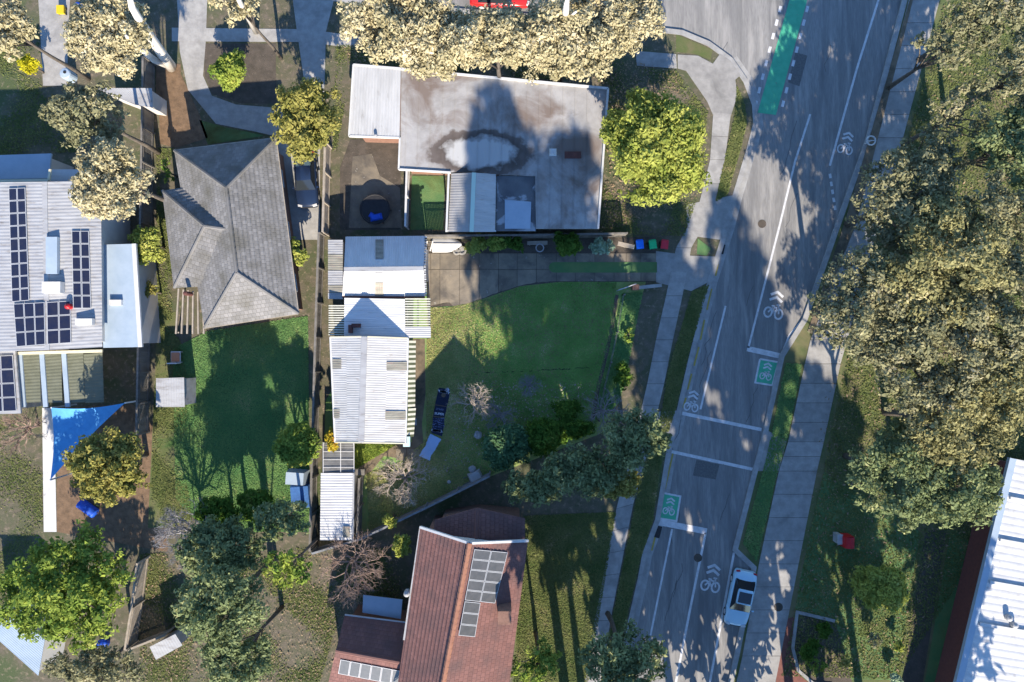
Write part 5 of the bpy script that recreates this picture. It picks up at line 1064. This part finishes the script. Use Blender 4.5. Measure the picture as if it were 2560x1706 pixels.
# ---- bushes along the south-east of the block
gs = 'bushes at the lower right of the block'
for lab, x, y, rx, ry, z, n, kd, rz in (('big teal bush with pale lower edge at the slanting fence', 1268, 1115, 76, 68, 2.0, 46, 'teal', 1.6), ('olive-green bush right of the teal bush', 1362, 1088, 62, 58, 1.9, 34, 'green', 1.5), ('rounded dark green bush at the lawn edge', 1420, 1030, 46, 36, 1.6, 24, 'green', 1.2), ('dark green bush nearest the bare corner tree', 1445, 1066, 46, 40, 1.9, 22, 'green', 1.2), ('low dark shrub in the front garden bed', 1560, 935, 30, 40, .9, 14, 'green', .7), ('green weeds in the upper front garden bed', 1572, 840, 16, 30, .4, 9, 'bright', .3)):
    tree('garden_bush', lab, x, y, rx, z, kd, rpy=ry, n=n, cat='bush', group=gs, rz=rz)
gk = 'trees between the block and the road'
for lab, x, y, rx, ry, z, n, kd in (('olive-green tree straddling the lower boundary of the block', 1458, 1178, 128, 66, 4.6, 60, 'sage'), ('grey-green tree beside the western kerb', 1590, 1100, 100, 88, 6, 48, 'sage'), ('green tree just above the red roofed house', 1338, 1216, 98, 52, 4.0, 42, 'sage'), ('golden green tree over the western footpath', 1545, 1205, 72, 50, 4.8, 26, 'gold'), ('grey gum overhanging the road at the bottom', 1560, 1650, 135, 95, 8, 40, 'sage'), ('yellow-green tree beside the red roof at the bottom', 1345, 1655, 85, 75, 5, 28, 'bright')):
    tree('street_tree', lab, x, y, rx, z, kd, rpy=ry, n=n, group=gk, gap=.5)
# ---- hedges along the driveway
gh_ = 'hedge shrubs along the driveway'
for lab, x, y, rx, ry, z, n, kd in (('yellow-green hedge shrub behind the larger tyre', 1190, 612, 40, 24, 1.0, 18, 'limebush'), ('yellow-green hedge shrub next to the dark pot bed', 1285, 612, 38, 24, 1.0, 14, 'green'), ('middle shrub of the sunny driveway hedge', 1238, 611, 36, 24, 1.05, 18, 'bushy'), ('large dark green shrub overhanging the driveway', 1420, 614, 52, 34, 1.4, 22, 'green'), ('silvery green shrub beside the letterbox', 1504, 616, 36, 25, 1.2, 16, 'pale')):
    tree('hedge_shrub', lab, x, y, rx, z, kd, rpy=ry, n=n, cat='bush', group=gh_, rz=.9)
# ---- bare trees
gba = 'bare winter trees'
bare('bare_tree', 'pale leafless tree on the lower lawn near the streaky shed', 1005, 1205, 70, 4.2, m_twig, 6, group=gba, seed=3, thick=.12); bare('bare_tree', 'pale leafless tree right of the navy banner', 1180, 1012, 55, 3.6, m_twig, 5, group=gba, seed=5, thick=.1)
bare('bare_tree', 'darker leafless tree tangled behind the pale one near the teal bush', 1245, 1045, 50, 3.0, m_twig_grey, 5, group=gba, seed=8, thick=.07); bare('bare_shrub', 'small round grey leafless shrub on the shaded lawn', 1325, 965, 32, 2.0, m_twig_grey, 5, cat='bush', group=gba, seed=12, thick=.05, fan=5)
bare('bare_tree', 'leafless branching tree in the right corner of the block', 1515, 1035, 60, 4.0, m_twig_grey, 5, group=gba, seed=15, thick=.09)
bare('bare_tree', 'tangled grey leafless tree beside the fence at lower left', 450, 1350, 95, 6.0, m_twig_grey, 6, group=gba, seed=21, thick=.14); bare('bare_tree', 'pinkish brown leafless tree left of the red tiled house', 870, 1430, 95, 5.5, m_twig_brown, 6, group=gba, seed=25, thick=.13)
bare('bare_tree', 'brown leafless tree at the left edge below the solar annex', 35, 1075, 60, 4.0, m_twig_brown, 5, group=gba, seed=31, thick=.1)
# ---- tall gums just south of the frame: their long shadows lie over the lawn, road and park
for lab, x, y, r, zc, rz, n in (('tallest gum below the photo whose shadow edge crosses the lawn', 4.8, -32.5, 4.2, 22, 18.5, 125), ('tall gum below the photo shading the middle of the lawn', 9.5, -32.5, 3.7, 20.5, 17, 115), ('tall gum below the photo shading the front fence', 16.6, -33, 4.0, 17, 14, 100),
        ('tall gum below the photo shading the western kerb', 22.4, -33.5, 3.8, 17, 14, 80), ('tall gum below the photo shading the shared path', 28.0, -34, 3.6, 12, 9.5, 56), ('tall gum below the photo shading the park grass', 34.5, -36, 3.6, 12, 9, 50),
        ('mid-height gum below the photo left of the tall pair', 6.5, -35.5, 3.8, 12, 7, 60), ('mid-height gum below the photo behind the front fence gum', 13.4, -35.5, 3.8, 12, 7, 60), ('mid-height gum below the photo in line with the road', 19.6, -35.5, 3.6, 12, 7, 56), ('mid-height gum below the photo in line with the shared path', 25.4, -36, 3.4, 11.5, 6.5, 44),
        ('low gum below the photo beside the western footpath', 10.0, -31.6, 3.2, 5.5, 5, 40), ('low gum below the photo on the road verge', 14.6, -31.4, 3.2, 5.5, 5, 46), ('low gum below the photo near the parked pale car', 19.4, -31.4, 3.2, 5.5, 5, 46), ('low gum below the photo by the brick path', 24.6, -31.8, 3.0, 5.0, 4.5, 34)):
    tree('tall_gum_tree' if zc > 9 else 'low_gum_tree', lab, 0, 0, r, zc, 'shade', world=(x, y, zc), rz=rz, n=n, group='gums beyond the bottom of the photo', trunk_r=.35 if zc > 9 else .15)

# ---- grass and fallen leaves: uncountable, one object each
def inpoly(pts, n):
    P_ = np.array([[p.x, p.y] for p in P2(pts)]); lo, hi = P_.min(0), P_.max(0); out = np.zeros((0, 2))
    while len(out) < n:
        q = RNG.uniform(lo, hi, (n * 2, 2)); c = np.zeros(len(q), bool); j = len(P_) - 1
        for i in range(len(P_)):
            a, b = P_[i], P_[j]; cond = ((a[1] > q[:, 1]) != (b[1] > q[:, 1])) & (q[:, 0] < (b[0] - a[0]) * (q[:, 1] - a[1]) / (b[1] - a[1] + 1e-12) + a[0]); c ^= cond; j = i
        out = np.concatenate([out, q[c]])
    return out[:n]
def grass(name, label, pts, n, mat, size=.095, z=.02, edge=None, patch=None):
    q = inpoly(pts, n)
    if patch: q = q[(np.sin(q[:, 0] * 1.1 + 1.7 * np.sin(q[:, 1] * .6)) + np.sin(q[:, 1] * .9 + 1.3 * np.sin(q[:, 0] * .7)) + RNG.normal(size=n) * .5) > patch]
    if edge: q = q[RNG.random(n) < 1 / (1 + np.exp((q[:, 0] * PPM + 1280 - edge[0]) / edge[1] * 2))]
    n = len(q); cl = RNG.random(n); C = np.c_[q, z + .03 * cl]; N = np.c_[RNG.normal(size=(n, 2)) * .4, np.ones(n)]
    o = leaf_mesh(name, C, N, size, mat, None, .45, kind='stuff'); o['label'] = label; o['category'] = 'grass'
LAWN = [(1068, 770), (1130, 768), (1200, 752), (1300, 718), (1400, 706), (1540, 706), (1535, 830), (1512, 900), (1480, 1050), (1230, 1185), (925, 1335), (915, 1185), (1000, 1155), (1066, 1100)]
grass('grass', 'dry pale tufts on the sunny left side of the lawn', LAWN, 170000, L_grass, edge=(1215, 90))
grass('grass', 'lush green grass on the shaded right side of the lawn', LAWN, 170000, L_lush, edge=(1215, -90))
grass('grass', 'straw-coloured dead tufts dotted over the lawn', LAWN, 22000, L_straw, .12, patch=-.3)
grass('grass', 'rough grass under the park trees', [(2110, 930), (2245, 440), (2360, 10), (2700, -60), (2700, 1200), (2480, 1330), (2240, 1700), (1955, 1690), (2000, 1450)], 110000, L_park, .14)
grass('grass', 'patchy grass on the strip beside the western kerb', [(1730, 728), (1772, 712), (1716, 905), (1690, 1020), (1655, 1130), (1632, 1300), (1600, 1400), (1530, 1706), (1500, 1706), (1530, 1551), (1588, 1260), (1656, 1020), (1670, 930)], 16000, L_park, .15)
grass('grass', 'patchy grass on the street corner verge', [(1842, 215), (1862, 262), (1866, 310), (1850, 375), (1818, 488), (1788, 505), (1816, 380), (1838, 285)], 5000, L_park, .15)
grass('grass', 'grass of the two narrow kerbside beds', [(1964, 908), (2004, 912), (1967, 1100), (1944, 1176), (1891, 1403), (1857, 1358), (1904, 1190), (1930, 1082)], 7000, L_grass2, .14)
grass('grass', 'yard grass right of the red tiled house', [(1312, 1290), (1540, 1280), (1470, 1706), (1285, 1706)], 40000, L_park, .12)
grass('grass', 'rough weeds in the front garden bed', [(1556, 735), (1606, 730), (1560, 960), (1545, 1010), (1484, 1060), (1500, 970)], 12000, L_grass2, .16)
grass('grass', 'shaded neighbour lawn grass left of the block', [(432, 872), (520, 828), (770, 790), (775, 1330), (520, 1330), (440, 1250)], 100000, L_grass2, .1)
grass('grass', 'weeds beside the white house end wall', [(885, 1112), (990, 1112), (900, 1165), (885, 1170)], 3500, L_bright, .16)
q = inpoly([(1200, 950), (1480, 960), (1440, 1010), (1250, 1110), (1100, 1200), (1150, 1010)], 900); C = np.c_[q, np.full(len(q), .1)]
o = leaf_mesh('fallen_leaves', C, np.c_[RNG.normal(size=(len(q), 2)) * .3, np.ones(len(q))], .1, M('bleached_leaves', (.42, .38, .3), (.3, .26, .2), 3), None, .6, kind='stuff'); o['label'] = 'pale fallen leaves scattered on the lower lawn'; o['category'] = 'leaves'
q = inpoly([(2060, 1000), (2245, 440), (2360, 10), (2700, -60), (2700, 1200), (2480, 1330), (2240, 1700), (1955, 1690)], 5000); C = np.c_[q, np.full(len(q), .09)]
o = leaf_mesh('fallen_leaves', C, np.c_[RNG.normal(size=(len(q), 2)) * .3, np.ones(len(q))], .16, M('brown_gum_litter', (.3, .22, .14), (.2, .14, .09), 3), None, .4, kind='stuff'); o['label'] = 'brown gum litter scattered over the park ground'; o['category'] = 'leaves'
for lab, pts, n in (('patchy weeds in the yards at the bottom left', [(350, 1385), (760, 1370), (1000, 1370), (1000, 1530), (850, 1540), (800, 1706), (350, 1706)], 60000), ('patchy weeds in the far left yard', [(-40, 1050), (104, 1050), (108, 1330), (100, 1560), (-40, 1540)], 16000),
        ('weeds beside the fence of the grey tiled house', [(392, 370), (436, 372), (405, 480), (436, 720), (430, 800), (392, 800)], 7000), ('thin grass in front of the stained roof house', [(840, 112), (1560, 150), (1560, 215), (880, 158), (842, 380), (832, 380)], 20000),
        ('thin grass around the lime-green tree', [(1525, 205), (1590, 170), (1690, 178), (1770, 280), (1742, 500), (1710, 590), (1500, 585)], 26000), ('sunny grass along the left edge of the shaded neighbour lawn', [(385, 1020), (400, 800), (450, 850), (470, 960), (462, 1120), (480, 1300), (376, 1330)], 22000), ('weeds in the top left garden', [(-20, 90), (98, 60), (105, 215), (220, 240), (200, 380), (-20, 390)], 16000)):
    grass('grass', lab, pts, n, L_park, .12, patch=.1)
for lab, pts, n in (('dry leaf litter strewn through the lower left yards', [(350, 1385), (1000, 1370), (1000, 1530), (800, 1706), (350, 1706)], 3500), ('dry leaf litter under the cream gums at the top', [(840, 112), (1560, 150), (1690, 178), (1742, 500), (1500, 585), (1525, 215), (880, 158)], 3500)):
    q = inpoly(pts, n); o = leaf_mesh('fallen_leaves', np.c_[q, np.full(len(q), .08)], np.c_[RNG.normal(size=(len(q), 2)) * .3, np.ones(len(q))], .13, bpy.data.materials['brown_gum_litter'], None, .45, kind='stuff'); o['label'] = lab; o['category'] = 'leaves'
